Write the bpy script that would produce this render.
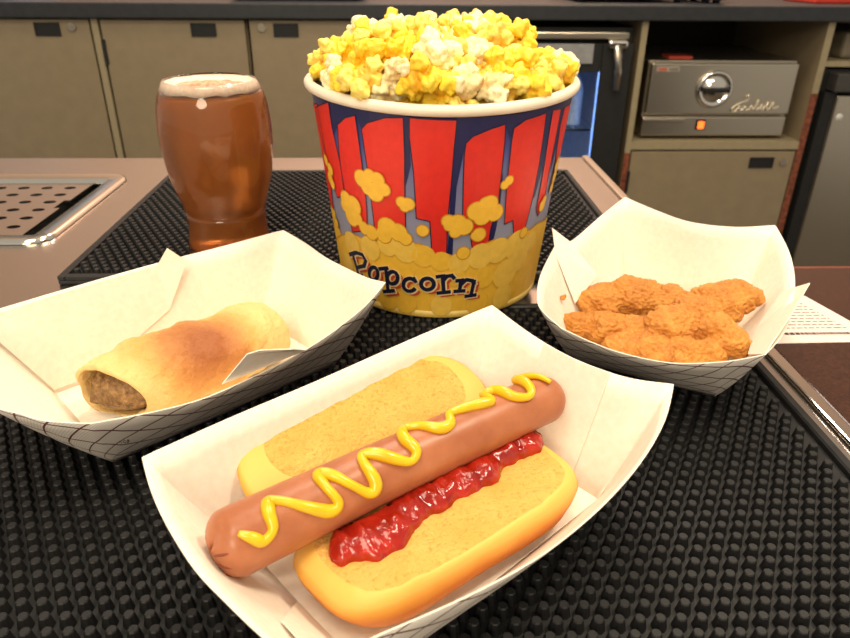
import bpy, bmesh, math, random
from mathutils import Vector, Matrix, noise
R = math.radians
rng = random.Random(7)
for o in list(bpy.data.objects): bpy.data.objects.remove(o)
SC = bpy.context.scene
COL = SC.collection

# ------------------------------------------------------------------ camera
PITCH, YAW, ROLL, CAMZ = R(27.4), R(2.0), R(0.43), 0.2205
fw = Vector((math.sin(YAW)*math.cos(PITCH), math.cos(YAW)*math.cos(PITCH), -math.sin(PITCH)))
r0 = Vector((math.cos(YAW), -math.sin(YAW), 0)); u0 = r0.cross(fw)
rt = r0*math.cos(ROLL) + u0*math.sin(ROLL); up = u0*math.cos(ROLL) - r0*math.sin(ROLL)
cam = bpy.data.cameras.new('camera'); camo = bpy.data.objects.new('camera', cam); COL.objects.link(camo)
camo.matrix_world = Matrix(((rt.x, up.x, -fw.x, 0), (rt.y, up.y, -fw.y, 0), (rt.z, up.z, -fw.z, CAMZ), (0, 0, 0, 1)))
cam.sensor_width = 36; cam.lens = 690/850*36; cam.clip_start = 0.01
cam.dof.use_dof = True; cam.dof.focus_distance = 0.33; cam.dof.aperture_fstop = 20
SC.camera = camo

# ------------------------------------------------------------------ world and lights
w = bpy.data.worlds.new('world'); SC.world = w; w.use_nodes = True
bg = w.node_tree.nodes['Background']; bg.inputs[0].default_value = (1.0, 0.90, 0.76, 1); bg.inputs[1].default_value = 0.55
def area(name, loc, target, size, power, col):
    l = bpy.data.lights.new(name, 'AREA'); l.shape = 'DISK'; l.size = size; l.energy = power; l.color = col
    o = bpy.data.objects.new(name, l); COL.objects.link(o); o.location = loc
    o.rotation_euler = (Vector(target)-Vector(loc)).to_track_quat('-Z', 'Y').to_euler()
WARM = (1.0, 0.845, 0.62)
area('ceiling_lamp_over_bar', (0.75, 0.35, 1.35), (0.0, 0.3, 0), 0.30, 13, WARM)
area('added_fill_overhead', (-0.25, -0.15, 1.5), (0.0, 0.4, 0), 0.8, 16, WARM)  # unseen fill light, added to flatten the contrast
area('added_fill_behind', (-0.5, -1.7, 1.25), (0.0, 0.4, 0), 0.9, 30, WARM)  # added behind the camera to lift the dark outer walls of the trays
area('ceiling_lamp_over_aisle', (0.1, 1.15, 1.7), (0.0, 1.5, -0.3), 0.5, 13, WARM)
area('added_wall_light', (0.1, 2.0, 1.75), (0.1, 2.6, 0.5), 0.6, 36, (1, .84, .74))  # added light: brightens the unseen wall that the steel counter mirrors
SC.view_settings.view_transform = 'Standard'; SC.view_settings.look = 'None'
SC.view_settings.exposure = -0.18; SC.view_settings.gamma = 1.0; SC.view_settings.use_curve_mapping = False

# ------------------------------------------------------------------ helpers
def tag(o, label=None, cat=None, group=None, kind=None):
    if label: o['label'] = label
    if cat: o['category'] = cat
    if group: o['group'] = group
    if kind: o['kind'] = kind
    return o
def thing(name, loc, label=None, cat=None, group=None, kind=None):
    o = bpy.data.objects.new(name, None); COL.objects.link(o); o.location = loc; o.empty_display_size = .02
    return tag(o, label, cat, group, kind)
def setpar(o, parent):
    if parent is not None:
        o.parent = parent
        m = Matrix.Translation(-Vector(parent.location)) if parent.type == 'EMPTY' else Matrix.Identity(4)
        o.matrix_parent_inverse = m
def link(name, me, parent=None):
    o = bpy.data.objects.new(name, me); COL.objects.link(o); setpar(o, parent); return o
def mesh(name, v, f, mats, parent=None, smooth=True, fmat=None):
    me = bpy.data.meshes.new(name); me.from_pydata([tuple(p) for p in v], [], f)
    for m in (mats if isinstance(mats, (list, tuple)) else [mats]): me.materials.append(m)
    if fmat: me.polygons.foreach_set('material_index', fmat)
    if smooth: me.polygons.foreach_set('use_smooth', [True]*len(me.polygons))
    me.update(); return link(name, me, parent)
def from_bm(name, bm, mats, parent=None, smooth=False):
    me = bpy.data.meshes.new(name); bmesh.ops.recalc_face_normals(bm, faces=bm.faces[:]); bm.to_mesh(me); bm.free()
    for m in (mats if isinstance(mats, (list, tuple)) else [mats]): me.materials.append(m)
    if smooth: me.polygons.foreach_set('use_smooth', [True]*len(me.polygons))
    return link(name, me, parent)
def bbox(bm, x0, x1, y0, y1, z0, z1, bev=0, seg=2):
    r = bmesh.ops.create_cube(bm, size=1)['verts']
    for v in r: v.co = Vector(((x0+x1)/2+v.co.x*(x1-x0), (y0+y1)/2+v.co.y*(y1-y0), (z0+z1)/2+v.co.z*(z1-z0)))
    if bev:
        es = list({e for v in r for e in v.link_edges}); bmesh.ops.bevel(bm, geom=es, offset=bev, segments=seg, affect='EDGES', profile=.5)
def box(name, x0, x1, y0, y1, z0, z1, m, parent=None, bev=0):
    bm = bmesh.new(); bbox(bm, x0, x1, y0, y1, z0, z1, bev); return from_bm(name, bm, m, parent)
def frame(name, x0, x1, z0, z1, wd, y0, y1, m, parent=None):
    bm = bmesh.new()
    bbox(bm, x0, x0+wd, y0, y1, z0, z1); bbox(bm, x1-wd, x1, y0, y1, z0, z1)
    bbox(bm, x0+wd, x1-wd, y0, y1, z1-wd, z1); bbox(bm, x0+wd, x1-wd, y0, y1, z0, z0+wd)
    return from_bm(name, bm, m, parent)
def lathe(name, prof, n, m, parent=None, c=(0, 0, 0), closed=False):
    v = []; f = []
    for r_, z in prof:
        for i in range(n):
            a = 2*math.pi*i/n; v.append((c[0]+r_*math.cos(a), c[1]+r_*math.sin(a), c[2]+z))
    k = len(prof)
    for j in range(k if closed else k-1):
        for i in range(n):
            a, b = j*n+i, j*n+(i+1) % n; j2 = (j+1) % k
            f.append((a, b, j2*n+(i+1) % n, j2*n+i))
    o = mesh(name, v, f, m, parent)
    return o
def tube(name, path, rad, m, parent=None, n=10, flat=1.0):
    P = [Vector(p) for p in path]; v = []; f = []
    rad = rad if callable(rad) else (lambda t, r_=rad: r_)
    for i, p in enumerate(P):
        t = (P[min(i+1, len(P)-1)]-P[max(i-1, 0)]).normalized()
        s = t.cross(Vector((0, 0, 1)));  s = s.normalized() if s.length > 1e-4 else Vector((1, 0, 0))
        q = s.cross(t).normalized(); r_ = rad(i/(len(P)-1))
        for k in range(n):
            a = 2*math.pi*k/n; v.append(p+s*math.cos(a)*r_+q*math.sin(a)*r_*flat)
    for i in range(len(P)-1):
        for k in range(n): f.append((i*n+k, i*n+(k+1) % n, (i+1)*n+(k+1) % n, (i+1)*n+k))
    f.append(tuple(range(n))[::-1]); f.append(tuple((len(P)-1)*n+k for k in range(n)))
    return mesh(name, v, f, m, parent)
def catmull(P, n=6):
    P = [Vector(p) for p in P]; out = []
    for i in range(len(P)-1):
        a, b, c, d = P[max(i-1, 0)], P[i], P[i+1], P[min(i+2, len(P)-1)]
        for k in range(n):
            t = k/n; out.append(.5*((2*b)+(c-a)*t+(2*a-5*b+4*c-d)*t*t+(3*b-a-3*c+d)*t**3))
    out.append(P[-1]); return out

# ------------------------------------------------------------------ materials
def srgb(r_, g, b): return tuple(((c/255)/12.92 if c/255 <= .04045 else ((c/255+.055)/1.055)**2.4) for c in (r_, g, b))+(1,)
class MT:
    def __init__(s, name):
        s.m = bpy.data.materials.new(name); s.m.use_nodes = True; s.nt = s.m.node_tree; s.b = s.nt.nodes['Principled BSDF']
    def n(s, t, **k):
        x = s.nt.nodes.new(t)
        for a, v in k.items(): setattr(x, a, v)
        return x
    def l(s, a, b): s.nt.links.new(a, b)
    def coord(s, scale=None, kind='Object'):
        tc = s.n('ShaderNodeTexCoord'); return tc.outputs[kind]
    def noise(s, scale, detail=3, rough=.5, src=None, kind='Object'):
        x = s.n('ShaderNodeTexNoise'); x.inputs['Scale'].default_value = scale; x.inputs['Detail'].default_value = detail; x.inputs['Roughness'].default_value = rough
        s.l(src or s.coord(kind=kind), x.inputs['Vector']); return x.outputs['Fac']
    def ramp(s, fac, stops):
        x = s.n('ShaderNodeValToRGB'); e = x.color_ramp.elements
        while len(e) < len(stops): e.new(.5)
        for k, (p, c) in zip(e, stops): k.position = p; k.color = c
        s.l(fac, x.inputs[0]); return x.outputs[0]
    def math(s, op, a, b=None):
        x = s.n('ShaderNodeMath', operation=op)
        for i, q in enumerate((a, b)):
            if q is None: continue
            if isinstance(q, (int, float)): x.inputs[i].default_value = q
            else: s.l(q, x.inputs[i])
        return x.outputs[0]
    def mix(s, fac, a, b):
        x = s.n('ShaderNodeMix', data_type='RGBA')
        for i, q in ((0, fac), (6, a), (7, b)):
            if isinstance(q, (int, float, tuple)): x.inputs[i].default_value = q
            else: s.l(q, x.inputs[i])
        return x.outputs[2]
    def col(s, c):
        if isinstance(c, tuple): s.b.inputs['Base Color'].default_value = c
        else: s.l(c, s.b.inputs['Base Color'])
        return s
    def bump(s, h, strength=.3, dist=.001):
        x = s.n('ShaderNodeBump'); x.inputs['Strength'].default_value = strength; x.inputs['Distance'].default_value = dist
        s.l(h, x.inputs['Height']); s.l(x.outputs[0], s.b.inputs['Normal']); return s
    def set(s, **k):
        for a, v in k.items(): s.b.inputs[a.replace('_', ' ')].default_value = v
        return s
def plain(name, c, rough=.5, metal=0, var=.06, scale=60, **k):
    t = MT(name); n_ = t.noise(scale, 4)
    d = tuple(max(0, x*(1-var*2)) for x in c[:3])+(1,); e = tuple(min(1, x*(1+var*2)) for x in c[:3])+(1,)
    t.col(t.ramp(n_, [(.3, d), (.7, e)])).set(Roughness=rough, Metallic=metal, **k); return t.m
def emis(name, c, s_):
    t = MT(name); t.col((0, 0, 0, 1)); t.b.inputs['Emission Color'].default_value = c; t.b.inputs['Emission Strength'].default_value = s_; return t.m
M = {}
def steel(name, c, rough, stretch):
    t = MT(name); mp = t.n('ShaderNodeMapping'); mp.inputs['Scale'].default_value = stretch
    t.l(t.coord(), mp.inputs[0]); n_ = t.noise(1.0, 3, .6, mp.outputs[0])
    t.col(c).set(Metallic=1.0); t.l(t.math('MULTIPLY_ADD', n_, .10), t.b.inputs['Roughness'])
    t.b.inputs['Roughness'].links[0].from_node.inputs[2].default_value = rough-.05
    t.bump(n_, .012, .0004); return t.m
M['steel'] = steel('brushed_steel', srgb(196, 188, 180), .24, (10, 1500, 10))
M['steel_v'] = steel('brushed_steel_front', srgb(200, 190, 172), .30, (5, 5, 500))
M['chrome'] = steel('polished_steel', srgb(225, 220, 210), .14, (30, 30, 30))
M['rubber'] = plain('black_rubber', (.0080, .0080, .0088, 1), .55, var=.25, scale=120)
M['laminate'] = plain('olive_laminate', srgb(146, 130, 104), .42, var=.03, scale=30)
M['laminate_edge'] = plain('pale_laminate_edge', srgb(160, 146, 116), .45, var=.03)
M['redwood'] = plain('chipped_red_edge', srgb(128, 68, 44), .6, var=.3, scale=90)
M['dark'] = plain('dark_charcoal_laminate', srgb(42, 44, 48), .45, var=.1)
M['black'] = plain('black_plastic', (.009, .009, .009, 1), .6, var=.1)
M['void'] = plain('dark_interior', srgb(40, 38, 32), .7, var=.1)
M['brown'] = (lambda t: (t.col(t.ramp(t.noise(420, 5, .7), [(.35, srgb(46, 25, 18)), (.7, srgb(76, 44, 32))])).set(Roughness=.22), t.bump(t.noise(500, 2), .1, .0005))[0].m)(MT('brown_laminate'))
M['floor'] = plain('floor_tile', srgb(90, 80, 66), .5)
M['wall'] = plain('painted_wall', srgb(224, 192, 172), .7)  # pink-peach put into the unseen wall's colour to tint the steel's reflections
# paper: plain on the inside, brown crossed lines on the outside
def paper():
    t = MT('white_paperboard'); t.col(t.ramp(t.noise(300, 4), [(.3, srgb(240, 230, 214)), (.7, srgb(247, 239, 226))])).set(Roughness=.62)
    t.bump(t.noise(900, 3), .05, .0003); t.b.inputs['Subsurface Weight'].default_value = 0; return t.m
M['paper'] = paper()
def printed():
    t = MT('printed_paperboard'); uv = t.n('ShaderNodeUVMap'); sp = t.n('ShaderNodeSeparateXYZ'); t.l(uv.outputs[0], sp.inputs[0])
    u, v = sp.outputs[0], sp.outputs[1]
    def lines(a, b, pitch, wd):
        s_ = t.math('ADD', t.math('MULTIPLY', u, a/pitch), t.math('MULTIPLY', v, b/pitch)); fr = t.math('FRACT', s_)
        return t.math('LESS_THAN', fr, wd/pitch)
    k = t.math('MAXIMUM', lines(.62, .78, .0125, .0010), lines(.42, -.9, .0125, .0010))
    fine = t.math('MULTIPLY', lines(.62, .78, .0014, .0005), .25)
    base = t.mix(fine, srgb(214, 208, 200), srgb(120, 112, 104))
    t.col(t.mix(k, base, srgb(92, 52, 44))).set(Roughness=.6); return t.m
M['print'] = printed()

# coordinates measured for the trays, mustard and bucket print (metres / degrees)
RIM_FRONT = [(-0.0933, 0.1987, 0.063), (-0.0682, 0.2239, 0.0615), (-0.0372, 0.2508, 0.061), (0.0006, 0.2832, 0.0615), (0.0457, 0.3187, 0.063), (0.0566, 0.3002, 0.061), (0.0674, 0.2854, 0.059), (0.0789, 0.2719, 0.058), (0.0921, 0.2578, 0.059), (0.1016, 0.2487, 0.061), (0.1133, 0.2422, 0.063), (0.1033, 0.2223, 0.059), (0.0878, 0.2016, 0.055), (0.0675, 0.1803, 0.053), (0.0448, 0.1613, 0.052), (0.0243, 0.1482, 0.052), (0.007, 0.1392, 0.052), (-0.0101, 0.1294, 0.054), (-0.0228, 0.1176, 0.059), (-0.0309, 0.1224, 0.057), (-0.0394, 0.1305, 0.054), (-0.0522, 0.1431, 0.053), (-0.0649, 0.1556, 0.054), (-0.0773, 0.1711, 0.057), (-0.0862, 0.1847, 0.06)]
RIM_LEFT = [(-0.0788, 0.4325, 0.063), (-0.0622, 0.4139, 0.061), (-0.0476, 0.3927, 0.06), (-0.0311, 0.3725, 0.06), (-0.0198, 0.3563, 0.062), (-0.01, 0.3441, 0.065), (-0.0203, 0.328, 0.059), (-0.0371, 0.3066, 0.054), (-0.0547, 0.2873, 0.051), (-0.0731, 0.2713, 0.049), (-0.0903, 0.2576, 0.048), (-0.1085, 0.2467, 0.049), (-0.1285, 0.2351, 0.052), (-0.1442, 0.2319, 0.056), (-0.1537, 0.2327, 0.059), (-0.1614, 0.2335, 0.061), (-0.1762, 0.2401, 0.063)]
RIM_CHICK = [(0.1642, 0.4888, 0.067), (0.1789, 0.4647, 0.065), (0.1975, 0.4462, 0.0625), (0.2265, 0.4399, 0.061), (0.256, 0.4435, 0.061), (0.2448, 0.4024, 0.059), (0.2314, 0.3678, 0.057), (0.2167, 0.3395, 0.055), (0.1965, 0.3072, 0.053), (0.1745, 0.2831, 0.053), (0.1641, 0.2812, 0.052), (0.1532, 0.2786, 0.052), (0.1366, 0.2788, 0.051), (0.1228, 0.2809, 0.051), (0.1053, 0.2882, 0.052), (0.0933, 0.2994, 0.052), (0.0812, 0.3097, 0.054), (0.0742, 0.3209, 0.057), (0.0724, 0.3325, 0.059), (0.0791, 0.3612, 0.061), (0.0962, 0.4064, 0.061), (0.11, 0.4168, 0.061), (0.1366, 0.453, 0.064)]
FLAPS_CHICK_R = [(0.2262, 0.3432, 0.063), (0.2048, 0.3177, 0.058), (0.1745, 0.2831, 0.053)]
FLAPS_CHICK_L = [(0.097, 0.423, 0.067)]
FLAP_LEFT = [(-0.1376, 0.381, 0.071), (-0.1442, 0.3717, 0.063), (-0.129, 0.3851, 0.063)]
MUSTARD = [(0.002, -36.7, -0.0003), (0.024, -50.6, -0.0001), (0.048, -65.1, -0.0002), (0.076, -54.7, -0.0002), (0.082, -27.9, -0.0002), (0.093, -10.7, -0.0003), (0.118, -18.0, -0.0001), (0.166, -45.2, -0.0002), (0.217, -68.8, -0.0001), (0.243, -62.4, 0.0001), (0.23, -28.0, -0.0), (0.23, -3.5, -0.0003), (0.256, -12.3, -0.0002), (0.29, -44.2, -0.0001), (0.329, -71.2, -0.0001), (0.351, -60.6, -0.0001), (0.346, -20.7, 0.0), (0.355, -2.0, -0.0), (0.385, -9.6, -0.0), (0.428, -37.2, -0.0001), (0.465, -51.4, -0.0), (0.49, -37.5, 0.0001), (0.482, -4.4, 0.0), (0.507, 22.9, 0.0), (0.544, 12.6, -0.0), (0.583, -15.8, -0.0), (0.622, -17.1, 0.0002), (0.647, 6.3, 0.0), (0.688, 6.0, 0.0002), (0.751, -3.0, 0.0001), (0.785, -5.3, 0.0003), (0.791, 26.2, 0.0003), (0.832, 24.9, 0.0002), (0.852, -15.3, 0.0001), (0.899, -30.4, 0.0001), (0.924, -14.7, 0.0003), (0.938, 37.6, 0.0002), (0.957, 41.9, 0.0003), (0.983, 15.8, 0.0002), (1.0, -20.5, 0.0013)]
REDS = [[(-73.11, 0.1261), (-55.1, 0.1349), (-55.26, 0.1199), (-52.76, 0.0984), (-52.18, 0.0776), (-60.77, 0.0721), (-68.18, 0.0957), (-71.76, 0.1153)], [(-50.39, 0.1229), (-44.49, 0.1288), (-38.86, 0.1316), (-38.47, 0.1207), (-37.98, 0.1002), (-38.01, 0.075), (-39.31, 0.0577), (-50.63, 0.0524), (-52.83, 0.0822), (-52.36, 0.1053)], [(-36.29, 0.1242), (-33.32, 0.1285), (-25.11, 0.1332), (-17.45, 0.1346), (-17.5, 0.1125), (-18.0, 0.0951), (-18.49, 0.0627), (-34.58, 0.0554), (-34.88, 0.0759), (-35.43, 0.103)], [(-15.11, 0.1348), (2.81, 0.1342), (2.17, 0.1176), (1.47, 0.0941), (0.47, 0.0713), (0.55, 0.0445), (-6.17, 0.0444), (-7.35, 0.0711), (-13.34, 0.0725), (-14.05, 0.1021), (-15.36, 0.1231)], [(6.65, 0.1206), (9.28, 0.1245), (16.21, 0.1281), (22.38, 0.1301), (22.95, 0.1202), (23.19, 0.1031), (23.38, 0.0782), (20.97, 0.0644), (20.44, 0.0486), (13.2, 0.0485), (11.91, 0.0561), (10.12, 0.0684), (7.14, 0.0698), (6.52, 0.0939), (6.23, 0.1133)], [(26.38, 0.1269), (31.98, 0.1308), (43.42, 0.132), (44.05, 0.1205), (44.79, 0.0983), (44.14, 0.0752), (42.4, 0.0562), (35.16, 0.0548), (32.88, 0.0665), (28.08, 0.0653), (26.61, 0.0913), (26.17, 0.1176)], [(47.89, 0.1324), (55.41, 0.1311), (55.88, 0.1154), (55.74, 0.0926), (57.06, 0.0706), (52.45, 0.0624), (49.48, 0.0685), (49.33, 0.097), (48.2, 0.1195)], [(59.61, 0.1308), (75.34, 0.1293), (75.25, 0.1167), (75.26, 0.0956), (69.85, 0.0877), (65.41, 0.0821), (60.83, 0.1026), (58.63, 0.119)]]
NAVY = [[(-54.42, 0.1354), (-16.37, 0.139), (-16.92, 0.1338), (-25.12, 0.133), (-33.32, 0.1285), (-36.33, 0.1238), (-38.34, 0.1313), (-44.49, 0.1288), (-50.99, 0.1223), (-54.33, 0.1158), (-54.95, 0.1243)], [(2.76, 0.1358), (25.55, 0.135), (43.47, 0.1353), (43.47, 0.1318), (31.98, 0.1308), (26.23, 0.1267), (25.61, 0.1198), (22.69, 0.1301), (16.21, 0.1281), (9.28, 0.1245), (6.66, 0.1204), (5.8, 0.1133), (3.83, 0.094), (3.36, 0.0688), (3.34, 0.0469), (0.83, 0.047), (1.47, 0.0941), (2.17, 0.1176)], [(-17.16, 0.135), (-14.83, 0.1352), (-15.36, 0.1231), (-15.15, 0.1064), (-17.59, 0.093), (-17.65, 0.1125)], [(20.97, 0.0644), (22.65, 0.0783), (22.97, 0.0943), (24.09, 0.1007), (24.49, 0.078), (23.98, 0.0638), (22.81, 0.0518), (20.34, 0.0498)], [(44.17, 0.1319), (47.89, 0.1324), (47.91, 0.1196), (48.68, 0.0972), (46.37, 0.0792), (44.14, 0.0752), (45.07, 0.0982)], [(55.41, 0.1311), (59.61, 0.1308), (59.13, 0.1167), (59.15, 0.1031), (58.12, 0.0895), (55.88, 0.1154)]]
BLOBS = [[(-38.71, 0.0929, 0.0055), (-34.14, 0.0962, 0.004), (-30.28, 0.0948, 0.0044), (-27.51, 0.0891, 0.004), (-32.15, 0.0863, 0.006), (-35.76, 0.0884, 0.005)], [(-51.3, 0.0744, 0.006), (-46.26, 0.0725, 0.0065), (-48.74, 0.0643, 0.0065), (-44.85, 0.0645, 0.0045), (-53.58, 0.0699, 0.004)], [(-19.5, 0.0825, 0.0034), (-16.64, 0.0818, 0.0038), (-18.3, 0.0797, 0.003)], [(-67.44, 0.0948, 0.0035), (-63.15, 0.0904, 0.0038), (-63.39, 0.0808, 0.0035), (-65.26, 0.0837, 0.004)], [(0.77, 0.0717, 0.004), (4.75, 0.07, 0.0057), (8.05, 0.0674, 0.0053), (4.14, 0.064, 0.0036), (1.62, 0.0689, 0.0038)], [(13.22, 0.0775, 0.006), (18.76, 0.0813, 0.0054), (21.88, 0.075, 0.0055), (15.94, 0.0736, 0.0057), (17.07, 0.0816, 0.0046)], [(25.24, 0.0925, 0.0026), (27.15, 0.0948, 0.0028)], [(15.05, 0.0611, 0.0045), (13.35, 0.0608, 0.0028)], [(-10.55, 0.0647, 0.0037)], [(-40.73, 0.0592, 0.0043), (-36.49, 0.0576, 0.005)], [(-27.23, 0.0635, 0.0068), (-21.96, 0.0616, 0.006), (-29.43, 0.0581, 0.0055), (-18.64, 0.0579, 0.0043)], [(64.35, 0.0921, 0.0036), (64.49, 0.0849, 0.0042), (63.03, 0.0781, 0.0033), (65.12, 0.0954, 0.0024)], [(54.23, 0.0692, 0.0039), (55.61, 0.0724, 0.0027)], [(-66.88, 0.052, 0.003)], [(8.33, 0.0491, 0.0042)], [(41.22, 0.0553, 0.0035)]]
BAND = [(-81.73, 0.0318), (-63.15, 0.0446), (-50.76, 0.0516), (-44.8, 0.0513), (-40.55, 0.0503), (-35.55, 0.0514), (-30.58, 0.0553), (-25.54, 0.0541), (-20.51, 0.0539), (-16.66, 0.0552), (-11.96, 0.0553), (-7.84, 0.053), (-5.68, 0.0479), (-0.38, 0.049), (4.69, 0.0469), (8.33, 0.0491), (12.46, 0.0491), (17.32, 0.0534), (23.56, 0.0561), (28.92, 0.0523), (32.13, 0.0557), (38.74, 0.0579), (46.96, 0.055), (52.54, 0.0569), (63.68, 0.0548), (75.49, 0.0527)]
BANDLUMPS = [(-52.26, 0.0428, 0.009), (-38.76, 0.0453, 0.0085), (-27.96, 0.051, 0.0075), (-18.91, 0.0492, 0.0084), (-10.37, 0.0466, 0.0077), (-1.95, 0.0432, 0.0068), (6.58, 0.0417, 0.0074), (16.97, 0.0454, 0.009), (26.4, 0.0472, 0.009), (37.4, 0.0478, 0.0102), (49.04, 0.046, 0.0075), (-59.15, 0.0265, 0.0072), (-40.45, 0.0292, 0.009), (32.96, 0.0285, 0.0108), (42.05, 0.0358, 0.009), (20.07, 0.0294, 0.0083), (-20.32, 0.0082, 0.0086), (-1.4, 0.0076, 0.0079), (17.69, 0.0083, 0.0085), (33.07, 0.0095, 0.009), (-10.5, 0.0312, 0.0064), (5.21, 0.0315, 0.0069), (-30.54, 0.011, 0.0086)]
LETTERS = {'p_capital': [[(-51.74, 0.0369), (-48.98, 0.0216)], [(-52.95, 0.0358), (-47.93, 0.0389), (-43.88, 0.0392), (-41.91, 0.0355), (-43.53, 0.031), (-49.01, 0.0276)], [(-54.62, 0.0346), (-49.24, 0.0384)], [(-52.09, 0.0191), (-45.7, 0.023)]], 'o_first': [[(-34.74, 0.0285), (-34.97, 0.0271), (-35.4, 0.0257), (-36.01, 0.0245), (-36.75, 0.0235), (-37.56, 0.0228), (-38.38, 0.0225), (-39.14, 0.0226), (-39.78, 0.0231), (-40.22, 0.024), (-40.44, 0.0252), (-40.41, 0.0265), (-40.13, 0.028), (-39.65, 0.0294), (-38.99, 0.0307), (-38.23, 0.0317), (-37.42, 0.0323), (-36.64, 0.0326), (-35.93, 0.0325), (-35.35, 0.0319), (-34.94, 0.031), (-34.73, 0.0299), (-34.74, 0.0285)]], 'p_small': [[(-29.69, 0.034), (-29.45, 0.0173)], [(-33.36, 0.0326), (-28.78, 0.0347)], [(-32.08, 0.0159), (-26.06, 0.0184)], [(-23.43, 0.0289), (-23.6, 0.0276), (-23.99, 0.0263), (-24.57, 0.0252), (-25.3, 0.0243), (-26.11, 0.0238), (-26.95, 0.0235), (-27.74, 0.0237), (-28.42, 0.0242), (-28.92, 0.025), (-29.2, 0.0261), (-29.24, 0.0274), (-29.04, 0.0287), (-28.61, 0.03), (-28.0, 0.0311), (-27.25, 0.032), (-26.44, 0.0326), (-25.63, 0.0328), (-24.87, 0.0326), (-24.23, 0.0321), (-23.76, 0.0312), (-23.48, 0.0301), (-23.43, 0.0289)]], 'c': [[(-14.96, 0.0287), (-15.49, 0.0293), (-16.1, 0.0296), (-16.78, 0.0298), (-17.48, 0.0297), (-18.18, 0.0293), (-18.85, 0.0288), (-19.45, 0.0281), (-19.95, 0.0272), (-20.33, 0.0262), (-20.57, 0.0251), (-20.66, 0.0241), (-20.59, 0.0231), (-20.36, 0.0221), (-19.98, 0.0213), (-19.47, 0.0207), (-18.86, 0.0203), (-18.18, 0.0201), (-17.46, 0.0201), (-16.74, 0.0203), (-16.05, 0.0208), (-15.43, 0.0214), (-14.9, 0.0222)], [(-15.15, 0.0302), (-14.24, 0.0278)]], 'o_second': [[(-5.32, 0.027), (-5.44, 0.0258), (-5.8, 0.0247), (-6.38, 0.0237), (-7.13, 0.023), (-7.99, 0.0226), (-8.89, 0.0225), (-9.75, 0.0228), (-10.51, 0.0234), (-11.09, 0.0242), (-11.45, 0.0253), (-11.57, 0.0265), (-11.43, 0.0277), (-11.04, 0.0288), (-10.45, 0.0298), (-9.7, 0.0305), (-8.86, 0.0309), (-7.98, 0.031), (-7.14, 0.0307), (-6.4, 0.0301), (-5.82, 0.0292), (-5.45, 0.0281), (-5.32, 0.027)]], 'r': [[(-1.1, 0.0326), (-0.43, 0.0211)], [(-3.78, 0.0325), (-0.46, 0.0332)], [(-3.28, 0.0202), (2.44, 0.0211)], [(-0.59, 0.0301), (1.02, 0.0329), (3.23, 0.0334), (4.41, 0.0314)]], 'n': [[(7.89, 0.0295), (7.44, 0.0217)], [(5.81, 0.0292), (8.84, 0.0296)], [(5.13, 0.0213), (9.81, 0.0213)], [(8.3, 0.0266), (10.58, 0.0296), (13.58, 0.0285), (14.74, 0.0257)], [(14.6, 0.028), (13.59, 0.0181)], [(10.82, 0.0169), (15.91, 0.0171)]]}
LSHIFT = (1.13, -0.0018)
SIDE_FLAP = [(-0.0829, 0.2681, 0.049), (-0.0702, 0.2692, 0.064), (-0.0642, 0.2692, 0.066), (-0.0507, 0.2733, 0.064), (-0.0477, 0.2931, 0.052)]

# ================================================================== the room
YB = 1.90            # front plane of the back bar
o = box('floor', -2.6, 3.0, -1.2, 2.7, -1.0, -.92, M['floor']); tag(o, kind='structure')
o = box('wall_back', -2.6, 3.0, 2.6, 2.7, -.92, 1.9, M['wall']); tag(o, kind='structure')

# back bar worktop
t = thing('back_counter', (0, YB, -.05), 'long charcoal back counter top above the olive cabinets', 'counter')
box('worktop', -2.2, 2.4, YB-.02, 2.58, .090, .126, M['dark'], t, .003)
tag(box('baseboard_back', -2.2, 2.4, YB+.06, 2.5, -.92, -.861, M['void']), kind='structure')

def pull(parent, x0, x1, z0, z1):
    h = frame('handle', x0, x1, z0, z1, .004, YB-.003, YB+.004, M['black'], parent)
    box('recess', x0+.003, x1-.003, YB-.0015, YB+.002, z0+.003, z1-.003, M['black'], h)
def lock(parent, x, z):
    bm = bmesh.new(); bmesh.ops.create_cone(bm, cap_ends=True, segments=20, radius1=.011, radius2=.010, depth=.006, matrix=Matrix.Translation((x, YB-.002, z))@Matrix.Rotation(R(90), 4, 'X'))
    bbox(bm, x-.0012, x+.0012, YB-.0058, YB-.004, z-.005, z+.005)
    from_bm('lock', bm, M['steel_v'], parent)
def cabinet(x0, x1, z0, z1, hx, lx, label, hinge=None, hz=(.047, .079), lz=.069):
    c = thing('cabinet', ((x0+x1)/2, YB, -.86), label, 'cabinet')
    bm = bmesh.new(); bbox(bm, x0, x1, YB+.02, 2.45, -.86, z1); from_bm('body', bm, M['laminate'], c)
    d = box('door', x0+.003, x1-.003, YB, YB+.019, -.855, z1-.003, M['laminate'], c, .0015)
    if hx is not None: pull(d, hx, hx+.063, hz[0], hz[1])
    if lx is not None: lock(d, lx, lz)
    if hinge is not None: box('hinge', hinge, hinge+.008, YB-.006, YB+.002, -.02, .04, M['black'], d, .001)
    return c
cabinet(-1.24, -.779, -.86, .089, -.918, -.824, 'olive cabinet beside the narrow pale filler strip, keyhole right of its black pull')
tag(box('filler_strip', -.776, -.760, YB-.001, 2.4, -.86, .089, M['laminate_edge']), 'narrow pale filler strip between two olive cabinet doors', 'trim')
cabinet(-.757, -.392, -.86, .089, -.530, None, 'olive cabinet with a black hinge and no keyhole behind the beer glass', hinge=-.757)
cabinet(-.386, .02, -.86, .089, -.323, -.352, 'olive cabinet behind the popcorn bucket, keyhole left of its black pull')

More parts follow.
